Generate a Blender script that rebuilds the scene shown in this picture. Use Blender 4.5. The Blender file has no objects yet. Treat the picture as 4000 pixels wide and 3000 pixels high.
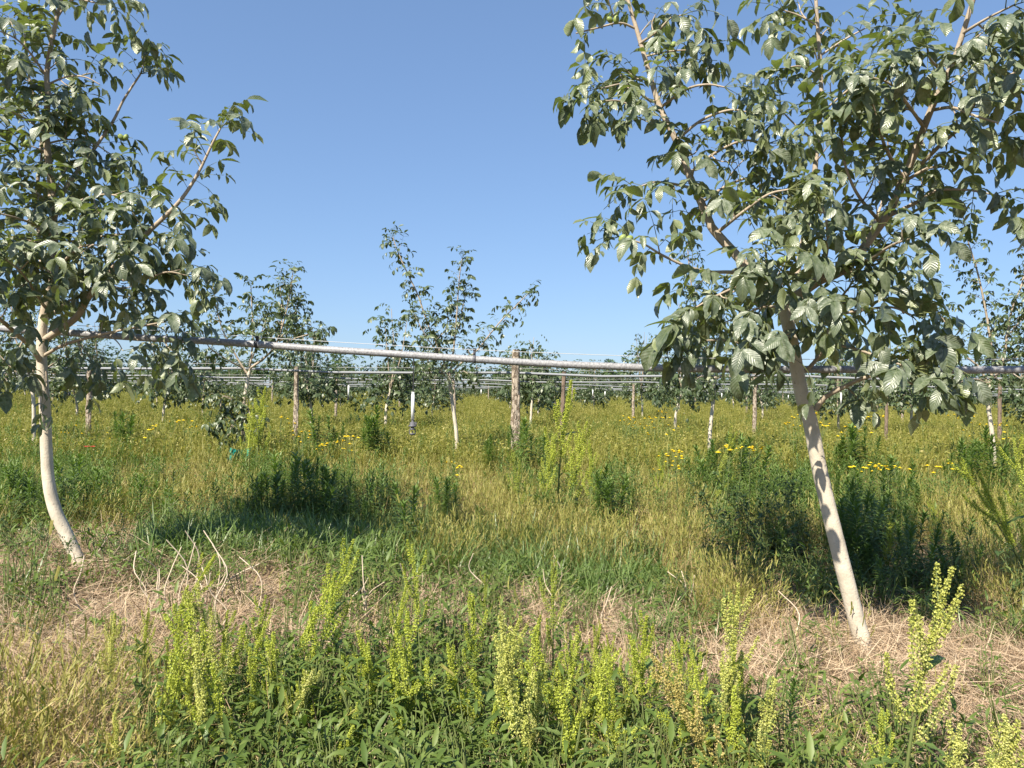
import bpy, math, random
import numpy as np
from mathutils import Vector
R = math.radians
sc = bpy.context.scene
rng = np.random.default_rng(11)
random.seed(11)

# ------------------------------------------------------------------ camera, sky, sun, exposure
CAM = np.array([0.0, 0.0, 1.5])
FPX, PITCH, ROLL = 3004.0, R(0.51), R(0.86)          # focal length in photo pixels (4000 wide)
_f = np.array([0, math.cos(PITCH), math.sin(PITCH)])
_r0 = np.array([1.0, 0, 0]); _u0 = np.array([0, -math.sin(PITCH), math.cos(PITCH)])
_r = math.cos(ROLL) * _r0 + math.sin(ROLL) * _u0
_u = -math.sin(ROLL) * _r0 + math.cos(ROLL) * _u0
cd = bpy.data.cameras.new("camera"); cam = bpy.data.objects.new("camera", cd)
sc.collection.objects.link(cam); sc.camera = cam
cd.sensor_fit = 'HORIZONTAL'; cd.sensor_width = 36; cd.lens = 36 * FPX / 4000
cd.clip_start = 0.05; cd.clip_end = 5000
from mathutils import Matrix
M = Matrix.Identity(4)
for i in range(3):
    M[i][0] = _r[i]; M[i][1] = _u[i]; M[i][2] = -_f[i]; M[i][3] = CAM[i]
cam.matrix_world = M

SUN_EL, SUN_AZ = R(46), R(215)                       # azimuth clockwise from +Y
w = bpy.data.worlds.new("World"); sc.world = w; w.use_nodes = True
_nt = w.node_tree
sky = _nt.nodes.new("ShaderNodeTexSky"); sky.sky_type = 'NISHITA'; sky.sun_disc = False
sky.sun_elevation = SUN_EL; sky.sun_rotation = SUN_AZ
sky.air_density = 1.0; sky.dust_density = 0.5; sky.ozone_density = 5.0
_g = _nt.nodes.new('ShaderNodeGamma'); _g.inputs[1].default_value = 0.6          # softens the clear-sky contrast as the phone does
_t = _nt.nodes.new('ShaderNodeMix'); _t.data_type = 'RGBA'; _t.blend_type = 'MULTIPLY'; _t.inputs[0].default_value = 1
_t.inputs[7].default_value = (0.66, 0.80, 1.0, 1)
_nt.links.new(sky.outputs[0], _g.inputs[0]); _nt.links.new(_g.outputs[0], _t.inputs[6]); _nt.links.new(_t.outputs[2], _nt.nodes["Background"].inputs[0])
_nt.nodes["Background"].inputs[1].default_value = 0.145
sl = bpy.data.lights.new("sun", 'SUN'); sun = bpy.data.objects.new("sun", sl)
sc.collection.objects.link(sun)
sl.energy = 5.0; sl.angle = R(0.53); sl.color = (1.0, 0.92, 0.77)
sd = Vector((math.cos(SUN_EL) * math.sin(SUN_AZ), math.cos(SUN_EL) * math.cos(SUN_AZ), math.sin(SUN_EL)))
sun.rotation_euler = sd.to_track_quat('Z', 'Y').to_euler()
sun.location = sd * 50
sc.view_settings.view_transform = 'Standard'; sc.view_settings.look = 'None'
sc.view_settings.exposure = 1.12; sc.view_settings.gamma = 1
sc.view_settings.use_curve_mapping = False
sc.cycles.max_bounces = 6; sc.cycles.diffuse_bounces = 3; sc.cycles.transmission_bounces = 4
sc.cycles.transparent_max_bounces = 4; sc.cycles.caustics_reflective = False; sc.cycles.caustics_refractive = False

# ------------------------------------------------------------------ helpers
COL = sc.collection

def ray(px, py):
    return _f * FPX + _r * (px - 2000.0) - _u * (py - 1500.0)

def at(px, py, d):
    """the point of the place seen at photo pixel (px, py), d metres ahead (world y)"""
    v = ray(px, py)
    return CAM + v * (d / v[1])

def vnoise(x, y, seed=0):
    x = np.asarray(x, float); y = np.asarray(y, float)
    xi = np.floor(x); yi = np.floor(y); fx = x - xi; fy = y - yi
    fx = fx * fx * (3 - 2 * fx); fy = fy * fy * (3 - 2 * fy)
    def h(a, b):
        v = np.sin(a * 127.1 + b * 311.7 + seed * 74.7) * 43758.5453
        return v - np.floor(v)
    return (h(xi, yi) * (1 - fx) + h(xi + 1, yi) * fx) * (1 - fy) + (h(xi, yi + 1) * (1 - fx) + h(xi + 1, yi + 1) * fx) * fy

def fnoise(x, y, seed=0):
    return (vnoise(x, y, seed) + 0.5 * vnoise(x * 2.1, y * 2.1, seed + 3) + 0.25 * vnoise(x * 4.3, y * 4.3, seed + 7)) / 1.75

def gz(x, y):
    x = np.asarray(x, float); y = np.asarray(y, float)
    fade = 1 / (1 + (y / 40.0) ** 2)
    z = 0.16 * np.exp(-((x + 3.3) ** 2 + (y - 5.7) ** 2) / 5.0)
    z = z - 0.06 * np.exp(-((x - 2.2) ** 2 + (y - 4.7) ** 2) / 4.0)
    z = z + fade * 0.10 * (fnoise(x * 0.45, y * 0.45, 5) - 0.5) + fade * 0.03 * (vnoise(x * 2.6, y * 2.6, 9) - 0.5)
    return z

def gnd(x, y):
    return float(gz(x, y))

def tag(o, label=None, cat=None, group=None, kind=None):
    if label: o['label'] = label
    if cat: o['category'] = cat
    if group: o['group'] = group
    if kind: o['kind'] = kind
    return o

def empty(name, loc, label, cat, group=None):
    o = bpy.data.objects.new(name, None); COL.objects.link(o)
    o.location = loc; o.empty_display_size = 0.1
    return tag(o, label, cat, group)

def put(name, me, parent=None, loc=None, rot=None, scale=None):
    o = bpy.data.objects.new(name, me); COL.objects.link(o)
    if parent is not None: o.parent = parent
    if loc is not None: o.location = loc
    if rot is not None: o.rotation_euler = rot
    if scale is not None: o.scale = (scale,) * 3 if np.isscalar(scale) else scale
    return o

def dup(root):
    c = root.copy(); COL.objects.link(c)
    for ch in root.children:
        k = ch.copy(); COL.objects.link(k); k.parent = c
        for g in ch.children:
            q = g.copy(); COL.objects.link(q); q.parent = k
    return c

def norm(v):
    v = np.asarray(v, float)
    return v / np.maximum(np.linalg.norm(v, axis=-1, keepdims=True), 1e-9)

class MB:
    """collects geometry for ONE mesh; uvw per vertex = (across, along, random)"""
    def __init__(s):
        s.v = []; s.q = []; s.t = []; s.a = []; s.qm = []; s.tm = []; s.n = 0
    def add(s, v, q=None, t=None, a=None, m=0):
        v = np.asarray(v, float).reshape(-1, 3)
        s.v.append(v)
        s.a.append(np.zeros((len(v), 3)) if a is None else np.asarray(a, float).reshape(-1, 3))
        if q is not None and len(q):
            q = np.asarray(q, int).reshape(-1, 4); s.q.append(q + s.n); s.qm.append(np.full(len(q), m))
        if t is not None and len(t):
            t = np.asarray(t, int).reshape(-1, 3); s.t.append(t + s.n); s.tm.append(np.full(len(t), m))
        s.n += len(v)
    def mesh(s, name, mats, smooth=True):
        v = np.concatenate(s.v); a = np.concatenate(s.a)
        q = np.concatenate(s.q) if s.q else np.zeros((0, 4), int)
        t = np.concatenate(s.t) if s.t else np.zeros((0, 3), int)
        me = bpy.data.meshes.new(name)
        me.vertices.add(len(v)); me.vertices.foreach_set('co', v.astype(np.float32).ravel())
        nl = len(q) * 4 + len(t) * 3
        me.loops.add(nl); me.loops.foreach_set('vertex_index', np.concatenate([q.ravel(), t.ravel()]).astype(np.int32))
        me.polygons.add(len(q) + len(t))
        st = np.concatenate([np.arange(len(q)) * 4, len(q) * 4 + np.arange(len(t)) * 3]).astype(np.int32)
        me.polygons.foreach_set('loop_start', st)
        mi = np.concatenate(([*s.qm] + [*s.tm])) if (s.qm or s.tm) else np.zeros(0)
        me.polygons.foreach_set('material_index', mi.astype(np.int32))
        me.polygons.foreach_set('use_smooth', np.full(len(q) + len(t), smooth))
        at_ = me.attributes.new('uvw', 'FLOAT_VECTOR', 'POINT')
        at_.data.foreach_set('vector', a.astype(np.float32).ravel())
        for m in (mats if isinstance(mats, (list, tuple)) else [mats]): me.materials.append(m)
        me.update(calc_edges=True)
        return me

def strips(mb, base, d, n, L, W, curl, fold=0.0, ts=(0, .2, .45, .7, .9, 1), ws=(.08, .75, 1, .8, .42, .03), rnd=None, across=3, wave=0.0, wf=14.0, m=0):
    """many leaves or blades at once: start point, direction, normal; they bend towards -normal by curl radians"""
    base = np.asarray(base, float).reshape(-1, 3); N = len(base)
    d = norm(np.broadcast_to(d, (N, 3))); n = np.broadcast_to(n, (N, 3)).astype(float)
    n = norm(n - d * np.sum(n * d, 1, keepdims=True))
    s_ = np.cross(d, n)
    L = np.broadcast_to(L, N).astype(float); W = np.broadcast_to(W, N).astype(float)
    curl = np.broadcast_to(curl, N).astype(float); fold = np.broadcast_to(fold, N).astype(float)
    rnd = rng.random(N) if rnd is None else np.broadcast_to(rnd, N)
    K = len(ts); V = np.zeros((N, K, across, 3)); A = np.zeros((N, K, across, 3))
    p = base.copy(); ph = rng.random(N) * 6.28
    for k in range(K):
        if k:
            dt = ts[k] - ts[k - 1]; a = curl * (ts[k] + ts[k - 1]) / 2
            p = p + (np.cos(a)[:, None] * d - np.sin(a)[:, None] * n) * (L * dt)[:, None]
        a = curl * ts[k]
        nt = np.sin(a)[:, None] * d + np.cos(a)[:, None] * n
        wd = (W * ws[k] * 0.5)[:, None]
        if across == 2:
            V[:, k, 0] = p - s_ * wd; V[:, k, 1] = p + s_ * wd
            A[:, k, 0, 0] = -1; A[:, k, 1, 0] = 1
        else:
            lift = np.sin(fold)[:, None] * nt * wd; sw = np.cos(fold)[:, None] * s_ * wd
            wv = wave * np.sin(ts[k] * wf + ph)[:, None] * nt * wd
            wv2 = wave * np.sin(ts[k] * wf * 1.13 + ph + 2)[:, None] * nt * wd
            V[:, k, 0] = p - sw + lift + wv; V[:, k, 1] = p; V[:, k, 2] = p + sw + lift + wv2
            A[:, k, 0, 0] = -1; A[:, k, 2, 0] = 1
        A[:, k, :, 1] = ts[k]; A[:, k, :, 2] = rnd[:, None]
    idx = np.arange(N * K * across).reshape(N, K, across)
    Q = np.stack([idx[:, :-1, :-1], idx[:, :-1, 1:], idx[:, 1:, 1:], idx[:, 1:, :-1]], -1).reshape(-1, 4)
    mb.add(V, q=Q, a=A, m=m)

def flakes(mb, c, size, rnd=None, m=0, nrm=None, aspect=1.0):
    """small four-cornered flakes at random tilts"""
    c = np.asarray(c, float).reshape(-1, 3); N = len(c)
    n = norm(rng.normal(size=(N, 3)) if nrm is None else nrm + rng.normal(size=(N, 3)) * 0.5)
    t = norm(np.cross(n, norm(rng.normal(size=(N, 3))))); b = np.cross(n, t)
    sz = (np.broadcast_to(size, N) * 0.5)[:, None]
    V = np.stack([c - t * sz, c - b * sz * aspect, c + t * sz, c + b * sz * aspect], 1)
    rnd = rng.random(N) if rnd is None else rnd
    A = np.zeros((N, 4, 3)); A[:, :, 2] = np.asarray(rnd)[:, None]; A[:, 2, 1] = 1
    mb.add(V, q=np.arange(N * 4).reshape(N, 4), a=A, m=m)

def smooth_path(pts, n):
    P = np.asarray(pts, float)
    if len(P) == 2:
        t = np.linspace(0, 1, n)[:, None]; return P[0] * (1 - t) + P[1] * t
    P = np.vstack([2 * P[0] - P[1], P, 2 * P[-1] - P[-2]])
    seg = len(P) - 3; out = []
    for t in np.linspace(0, seg - 1e-6, n):
        i = int(t); f = t - i; p0, p1, p2, p3 = P[i:i + 4]
        out.append(0.5 * (2 * p1 + (p2 - p0) * f + (2 * p0 - 5 * p1 + 4 * p2 - p3) * f * f + (3 * p1 - p0 - 3 * p2 + p3) * f ** 3))
    return np.array(out)

def tube(mb, P, rad, sides=8, m=0, cap=True, rnd=0.0, lump=0.0):
    P = np.asarray(P, float); n = len(P)
    rad = np.broadcast_to(rad, n).astype(float)
    T = np.gradient(P, axis=0) if n > 2 else np.repeat((P[1] - P[0])[None], 2, 0)
    T = norm(T)
    ref = np.array([0, 0, 1.0]) if abs(T[0, 2]) < 0.9 else np.array([1.0, 0, 0])
    x = norm(np.cross(ref, T[0])); V = np.zeros((n, sides, 3)); A = np.zeros((n, sides, 3))
    ang = np.arange(sides) / sides * 2 * math.pi
    L = np.concatenate([[0], np.cumsum(np.linalg.norm(np.diff(P, axis=0), axis=1))])
    for k in range(n):
        x = norm(x - T[k] * np.dot(x, T[k])); y = np.cross(T[k], x)
        rr = rad[k] * (1 + lump * (rng.random(sides) - 0.5))
        V[k] = P[k] + (np.cos(ang)[:, None] * x + np.sin(ang)[:, None] * y) * (rr if lump else np.full(sides, rad[k]))[:, None]
        A[k, :, 0] = ang / 6.2832; A[k, :, 1] = L[k]; A[k, :, 2] = rnd
    i = np.arange(n * sides).reshape(n, sides); j = np.roll(i, -1, 1)
    Q = np.stack([i[:-1], j[:-1], j[1:], i[1:]], -1).reshape(-1, 4)
    mb.add(V, q=Q, a=A, m=m)
    if cap:
        for k, s in ((0, -1), (n - 1, 1)):
            ring = V[k]; c = P[k][None]
            t = [[sides, a, (a + 1) % sides] if s > 0 else [sides, (a + 1) % sides, a] for a in range(sides)]
            mb.add(np.vstack([ring, c]), t=t, a=np.vstack([A[k], A[k, :1]]), m=m)

def lathe(mb, prof, c=(0, 0, 0), sides=14, m=0):
    prof = np.asarray(prof, float); n = len(prof); ang = np.arange(sides) / sides * 2 * math.pi
    V = np.stack([prof[:, 0:1] * np.cos(ang), prof[:, 0:1] * np.sin(ang), np.repeat(prof[:, 1:2], sides, 1)], -1) + np.asarray(c)
    i = np.arange(n * sides).reshape(n, sides); j = np.roll(i, -1, 1)
    mb.add(V, q=np.stack([i[:-1], j[:-1], j[1:], i[1:]], -1).reshape(-1, 4), m=m)

def box(mb, c, s, m=0):
    c = np.asarray(c, float); h = np.asarray(s, float) / 2
    v = [c + h * np.array(k) for k in ((-1, -1, -1), (1, -1, -1), (1, 1, -1), (-1, 1, -1), (-1, -1, 1), (1, -1, 1), (1, 1, 1), (-1, 1, 1))]
    mb.add(v, q=[(0, 3, 2, 1), (4, 5, 6, 7), (0, 1, 5, 4), (1, 2, 6, 5), (2, 3, 7, 6), (3, 0, 4, 7)], m=m)

# ------------------------------------------------------------------ materials
def new_mat(name):
    m = bpy.data.materials.new(name); m.use_nodes = True
    nt = m.node_tree; nt.nodes.clear()
    out = nt.nodes.new('ShaderNodeOutputMaterial')
    def N(t, **k):
        n = nt.nodes.new('ShaderNode' + t)
        for a, b in k.items(): setattr(n, a, b)
        return n
    def L(a, b): nt.links.new(a, b)
    def math_(op, a, b=None, c=None, clamp=False):
        n = N('Math', operation=op); n.use_clamp = clamp
        for i, v in enumerate((a, b, c)):
            if v is None: continue
            if hasattr(v, 'default_value'): L(v, n.inputs[i])
            else: n.inputs[i].default_value = v
        return n.outputs[0]
    return m, nt, out, N, L, math_

def ramp_node(N, L, fac, cols):
    r = N('ValToRGB'); e = r.color_ramp.elements
    while len(e) < len(cols): e.new(0.5)
    for i, c in enumerate(cols):
        e[i].position = i / max(1, len(cols) - 1); e[i].color = (*c, 1)
    L(fac, r.inputs[0]); return r.outputs[0]

def mixc(N, L, fac, a, b, mode='MIX'):
    n = N('Mix', data_type='RGBA', blend_type=mode)
    for i, v in ((0, fac), (6, a), (7, b)):
        if hasattr(v, 'default_value'): L(v, n.inputs[i])
        else: n.inputs[i].default_value = v if i == 0 else (*v, 1)
    return n.outputs[2]

def foliage(name, cols, under=None, rough=0.5, trans=0.3, tcol=(1.3, 1.5, 0.6), vein=0.0, dust=None, spec=0.4, tint=False, rs=(0.65, 0.35)):
    m, nt, out, N, L, ma = new_mat(name)
    a = N('Attribute', attribute_name='uvw'); sp = N('SeparateXYZ'); L(a.outputs['Vector'], sp.inputs[0])
    oi = N('ObjectInfo')
    fac = ma('ADD', ma('MULTIPLY', sp.outputs[2], rs[0]), ma('MULTIPLY', oi.outputs['Random'], rs[1]))
    col = ramp_node(N, L, fac, cols)
    if under:
        g = N('NewGeometry')
        col = mixc(N, L, ma('MULTIPLY', g.outputs['Backfacing'], 0.8), col, under)
    p = N('BsdfPrincipled')
    if vein:
        au = ma('ABSOLUTE', sp.outputs[0])
        ph = ma('SUBTRACT', ma('MULTIPLY', sp.outputs[1], 9.0), ma('MULTIPLY', au, 2.2))
        sv = ma('SINE', ma('MULTIPLY', ph, 6.2832))
        mid = ma('LESS_THAN', au, 0.09)
        ln = ma('MAXIMUM', ma('MULTIPLY', ma('GREATER_THAN', sv, 0.86), 0.6), mid)
        col = mixc(N, L, ma('MULTIPLY', ln, 0.22), col, (0.20, 0.24, 0.09))
        b = N('Bump'); b.inputs['Strength'].default_value = vein; b.inputs['Distance'].default_value = 0.004
        L(ma('ADD', sv, ma('MULTIPLY', au, 2.0)), b.inputs['Height']); L(b.outputs[0], p.inputs['Normal'])
    if dust:
        tc = N('TexCoord'); nz = N('TexNoise'); nz.inputs['Scale'].default_value = 60; nz.inputs['Detail'].default_value = 5
        L(tc.outputs['Object'], nz.inputs[0])
        nz2 = N('TexNoise'); nz2.inputs['Scale'].default_value = 7; L(tc.outputs['Object'], nz2.inputs[0])
        d = ma('MULTIPLY', ma('MULTIPLY_ADD', nz.outputs[0], 3.0, -1.0, clamp=True), ma('MULTIPLY_ADD', nz2.outputs[0], 2.2, -0.55, clamp=True))
        d = ma('ADD', ma('MULTIPLY', d, 0.62), 0.06)
        col = mixc(N, L, d, col, dust)
    if tint:
        col = mixc(N, L, 1.0, col, oi.outputs['Color'], 'MULTIPLY')
    L(col, p.inputs['Base Color']); p.inputs['Roughness'].default_value = rough
    p.inputs['Specular IOR Level'].default_value = spec
    if trans:
        tr = N('BsdfTranslucent'); mm = mixc(N, L, 1.0, col, tcol, 'MULTIPLY'); L(mm, tr.inputs[0])
        mx = N('MixShader'); mx.inputs[0].default_value = trans
        L(p.outputs[0], mx.inputs[1]); L(tr.outputs[0], mx.inputs[2]); L(mx.outputs[0], out.inputs[0])
    else:
        L(p.outputs[0], out.inputs[0])
    return m

def bark(name, c1, c2, dark, ring=0.5, scale=1.0, rough=0.85, bump=0.3):
    m, nt, out, N, L, ma = new_mat(name)
    a = N('Attribute', attribute_name='uvw'); mp = N('Mapping'); L(a.outputs['Vector'], mp.inputs[0])
    mp.inputs['Scale'].default_value = (2.0, 16 * scale, 3)
    tc = N('TexCoord')
    n1 = N('TexNoise'); n1.inputs['Scale'].default_value = 9 * scale; n1.inputs['Detail'].default_value = 6; L(tc.outputs['Object'], n1.inputs[0])
    n2 = N('TexNoise'); n2.inputs['Scale'].default_value = 2.2; n2.inputs['Detail'].default_value = 3; L(mp.outputs[0], n2.inputs[0])
    n3 = N('TexNoise'); n3.inputs['Scale'].default_value = 70; n3.inputs['Detail'].default_value = 4; L(tc.outputs['Object'], n3.inputs[0])
    col = mixc(N, L, ma('MULTIPLY_ADD', n1.outputs[0], 2.4, -0.75, clamp=True), c1, c2)
    mark = ma('MULTIPLY_ADD', n2.outputs[0], 9.0, -5.9, clamp=True)
    col = mixc(N, L, ma('MULTIPLY', mark, ring), col, dark)
    col = mixc(N, L, ma('MULTIPLY', ma('MULTIPLY_ADD', n3.outputs[0], 5.0, -2.9, clamp=True), 0.3), col, dark)
    p = N('BsdfPrincipled'); L(col, p.inputs['Base Color']); p.inputs['Roughness'].default_value = rough
    p.inputs['Specular IOR Level'].default_value = 0.2
    b = N('Bump'); b.inputs['Strength'].default_value = bump; b.inputs['Distance'].default_value = 0.006
    L(ma('ADD', n3.outputs[0], ma('MULTIPLY', mark, -1.0)), b.inputs['Height']); L(b.outputs[0], p.inputs['Normal'])
    L(p.outputs[0], out.inputs[0]); return m

def post_wood(name, wood, barkc, dark, flake=0.5):
    m, nt, out, N, L, ma = new_mat(name)
    a = N('Attribute', attribute_name='uvw'); mp = N('Mapping'); L(a.outputs['Vector'], mp.inputs[0]); mp.inputs['Scale'].default_value = (16, 1.6, 3)
    tc = N('TexCoord'); mp2 = N('Mapping'); L(tc.outputs['Object'], mp2.inputs[0]); mp2.inputs['Scale'].default_value = (14, 14, 7)
    n1 = N('TexNoise'); n1.inputs['Scale'].default_value = 1.6; n1.inputs['Detail'].default_value = 6; L(mp.outputs[0], n1.inputs[0])
    n2 = N('TexNoise'); n2.inputs['Scale'].default_value = 1.4; n2.inputs['Detail'].default_value = 6; n2.inputs['Roughness'].default_value = .65; L(mp2.outputs[0], n2.inputs[0])
    fl = ma('MULTIPLY_ADD', n2.outputs[0], 14.0, -14.0 * (1 - flake) - .2, clamp=True)
    col = mixc(N, L, fl, wood, barkc)
    cr = ma('MULTIPLY_ADD', n1.outputs[0], 9.0, -5.0, clamp=True); col = mixc(N, L, ma('MULTIPLY', cr, .8), col, dark)
    p = N('BsdfPrincipled'); L(col, p.inputs['Base Color']); p.inputs['Roughness'].default_value = .9; p.inputs['Specular IOR Level'].default_value = .15
    b = N('Bump'); b.inputs['Strength'].default_value = 1.0; b.inputs['Distance'].default_value = .012
    L(ma('SUBTRACT', fl, cr), b.inputs['Height']); L(b.outputs[0], p.inputs['Normal']); L(p.outputs[0], out.inputs[0]); return m

def plain(name, col, rough=0.6, noise=0.0, scale=40, dark=None, metallic=0, spec=0.4):
    m, nt, out, N, L, ma = new_mat(name)
    p = N('BsdfPrincipled'); p.inputs['Roughness'].default_value = rough; p.inputs['Metallic'].default_value = metallic
    p.inputs['Specular IOR Level'].default_value = spec
    if noise:
        tc = N('TexCoord'); n1 = N('TexNoise'); n1.inputs['Scale'].default_value = scale; n1.inputs['Detail'].default_value = 5
        L(tc.outputs['Object'], n1.inputs[0])
        L(mixc(N, L, ma('MULTIPLY', ma('MULTIPLY_ADD', n1.outputs[0], 4.0, -1.6, clamp=True), noise), col, dark or tuple(c * 0.4 for c in col)), p.inputs['Base Color'])
        b = N('Bump'); b.inputs['Strength'].default_value = 0.25; b.inputs['Distance'].default_value = 0.003
        L(n1.outputs[0], b.inputs['Height']); L(b.outputs[0], p.inputs['Normal'])
    else:
        p.inputs['Base Color'].default_value = (*col, 1)
    L(p.outputs[0], out.inputs[0]); return m

M_LEAF = foliage('walnut_leaf', [(0.022, 0.040, 0.015), (0.036, 0.060, 0.020), (0.052, 0.080, 0.026), (0.10, 0.122, 0.032)], under=(0.15, 0.18, 0.065),
                 rough=0.38, trans=0.13, vein=0.22, dust=(0.32, 0.345, 0.27), spec=0.6, tcol=(2.2, 2.6, 0.7))
M_LEAF_FAR = foliage('walnut_leaf_far', [(0.036, 0.058, 0.022), (0.060, 0.088, 0.035), (0.12, 0.150, 0.075)], under=(0.10, 0.125, 0.06), rough=0.42, trans=0.14, tcol=(2.0, 2.3, 0.8), spec=0.5)  # lighter and greyer than the near leaf: distance haze put into the colour
M_RACHIS = plain('leaf_stalk', (0.13, 0.15, 0.05), 0.6)
M_NUT = plain('green_husk', (0.20, 0.26, 0.065), 0.5, 0.5, 90, (0.28, 0.32, 0.13))
M_TRUNK = bark('young_bark', (0.62, 0.55, 0.45), (0.42, 0.37, 0.295), (0.15, 0.115, 0.08), ring=0.9, bump=0.5)
M_BRANCH = bark('branch_bark', (0.42, 0.35, 0.27), (0.27, 0.22, 0.17), (0.10, 0.08, 0.06), ring=0.5, scale=1.5)
M_POST = post_wood('post_wood', (0.43, 0.36, 0.285), (0.19, 0.145, 0.105), (0.045, 0.035, 0.025), .52)
M_POST2 = post_wood('weathered_wood', (0.22, 0.165, 0.125), (0.13, 0.095, 0.07), (0.03, 0.025, 0.02), .45)
M_PIPE = plain('dusty_pipe', (0.30, 0.30, 0.315), 0.5, 0.75, 75, (0.12, 0.12, 0.13))
M_PIPE_FAR = plain('far_pipe', (0.24, 0.25, 0.27), 0.55)
M_BLACK = plain('black_plastic', (0.022, 0.022, 0.026), 0.45, 0.5, 60, (0.07, 0.07, 0.075))
M_GREYP = plain('grey_plastic', (0.10, 0.10, 0.115), 0.45)
M_WHITE = plain('white_plastic', (0.82, 0.82, 0.82), 0.4)
M_WIRE = plain('steel_wire', (0.45, 0.45, 0.46), 0.45)
M_TEAL = plain('teal_plastic', (0.03, 0.30, 0.25), 0.35)
M_RED = foliage('red_petal', [(0.55, 0.09, 0.05), (0.65, 0.14, 0.08)], trans=0.3, tcol=(1.2, 1, 1))
M_YEL = foliage('yellow_petal', [(0.78, 0.62, 0.01), (0.85, 0.70, 0.03)], trans=0.25, tcol=(1.1, 1.0, 0.5), rough=0.6)
M_YCEN = plain('flower_centre', (0.66, 0.44, 0.01), 0.8)
M_GRASS = foliage('green_grass', [(0.085, 0.140, 0.038), (0.130, 0.195, 0.056), (0.19, 0.25, 0.085)], rough=0.4, trans=0.3, spec=0.5)
M_GRASSY = foliage('yellow_grass', [(0.17, 0.19, 0.036), (0.28, 0.265, 0.065), (0.40, 0.335, 0.125)], rough=0.55, trans=0.3, tcol=(1.2, 1.2, 0.7))
M_DRY = foliage('dry_grass', [(0.32, 0.225, 0.095), (0.48, 0.365, 0.175), (0.60, 0.49, 0.27)], rough=0.6, trans=0.25, tcol=(1.1, 1.0, 0.8))
M_STRAW = foliage('straw', [(0.21, 0.135, 0.085), (0.37, 0.26, 0.165), (0.50, 0.385, 0.26), (0.58, 0.47, 0.34)], rough=0.65, trans=0.12, tcol=(1, 1, 0.9))
M_STALK = plain('bleached_stalk', (0.60, 0.50, 0.38), 0.7, 0.5, 60, (0.42, 0.32, 0.22))
M_WEED = foliage('weed_leaf', [(0.070, 0.115, 0.022), (0.115, 0.170, 0.036), (0.18, 0.225, 0.06)], rough=0.5, trans=0.3)
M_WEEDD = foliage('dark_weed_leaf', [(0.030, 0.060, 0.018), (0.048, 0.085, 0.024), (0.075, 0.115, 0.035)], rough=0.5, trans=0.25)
M_HW = foliage('horseweed_leaf', [(0.062, 0.105, 0.022), (0.100, 0.160, 0.034), (0.160, 0.225, 0.060)], rough=0.5, trans=0.28)
M_STEM = plain('green_stem', (0.13, 0.16, 0.05), 0.6)
M_DOCKL = foliage('dock_leaf', [(0.080, 0.140, 0.032), (0.115, 0.180, 0.048), (0.17, 0.225, 0.07)], under=(0.15, 0.19, 0.08), rough=0.4, trans=0.28, vein=0.35, spec=0.5)
M_SEED = foliage('dock_seed', [(0.33, 0.37, 0.045), (0.47, 0.50, 0.075), (0.60, 0.61, 0.17)], rough=0.6, trans=0.35, tcol=(1.15, 1.15, 0.6), tint=True)
M_MEADOW = foliage('meadow_mix', [(0.12, 0.145, 0.025), (0.19, 0.195, 0.035), (0.27, 0.25, 0.055), (0.36, 0.30, 0.10)], rough=0.55, trans=0.3, rs=(0.5, 0.5))

def ground_mat():
    m, nt, out, N, L, ma = new_mat('dry_soil')
    tc = N('TexCoord'); n1 = N('TexNoise'); n1.inputs['Scale'].default_value = 1.3; n1.inputs['Detail'].default_value = 8
    L(tc.outputs['Object'], n1.inputs[0])
    n2 = N('TexNoise'); n2.inputs['Scale'].default_value = 38; n2.inputs['Detail'].default_value = 6; L(tc.outputs['Object'], n2.inputs[0])
    c = mixc(N, L, ma('MULTIPLY_ADD', n1.outputs[0], 3, -1, clamp=True), (0.10, 0.072, 0.042), (0.19, 0.14, 0.085))
    c = mixc(N, L, ma('MULTIPLY_ADD', n2.outputs[0], 3.5, -1.5, clamp=True), c, (0.26, 0.195, 0.12))
    sp = N('SeparateXYZ'); L(tc.outputs['Object'], sp.inputs[0])
    c = mixc(N, L, ma('MULTIPLY_ADD', sp.outputs[1], 0.03, -0.5, clamp=True), c, (0.11, 0.125, 0.03))   # turf beyond the worked strip
    p = N('BsdfPrincipled'); L(c, p.inputs['Base Color']); p.inputs['Roughness'].default_value = 0.95; p.inputs['Specular IOR Level'].default_value = 0.1
    b = N('Bump'); b.inputs['Strength'].default_value = 0.8; b.inputs['Distance'].default_value = 0.03
    L(n2.outputs[0], b.inputs['Height']); L(b.outputs[0], p.inputs['Normal']); L(p.outputs[0], out.inputs[0])
    return m

# ------------------------------------------------------------------ ground
def build_ground():
    g = np.sinh(np.linspace(-7.2, 7.2, 241)) ; g = g / g.max() * 1800
    x = g; y = g + 6
    X, Y = np.meshgrid(x, y); Z = gz(X, np.abs(Y)) - 0.02
    n = len(x); i = np.arange(n * n).reshape(n, n)
    mb = MB(); mb.add(np.stack([X, Y, Z], -1), q=np.stack([i[:-1, :-1], i[:-1, 1:], i[1:, 1:], i[1:, :-1]], -1).reshape(-1, 4))
    tag(put('ground', mb.mesh('ground', ground_mat())), 'dry brown orchard ground under the weeds', 'ground', kind='structure')
build_ground()

# ------------------------------------------------------------------ walnut leaves (compound: stalk and leaflets)
ELEVS = [-50, -20, 10, 40, 65, 85]

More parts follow.
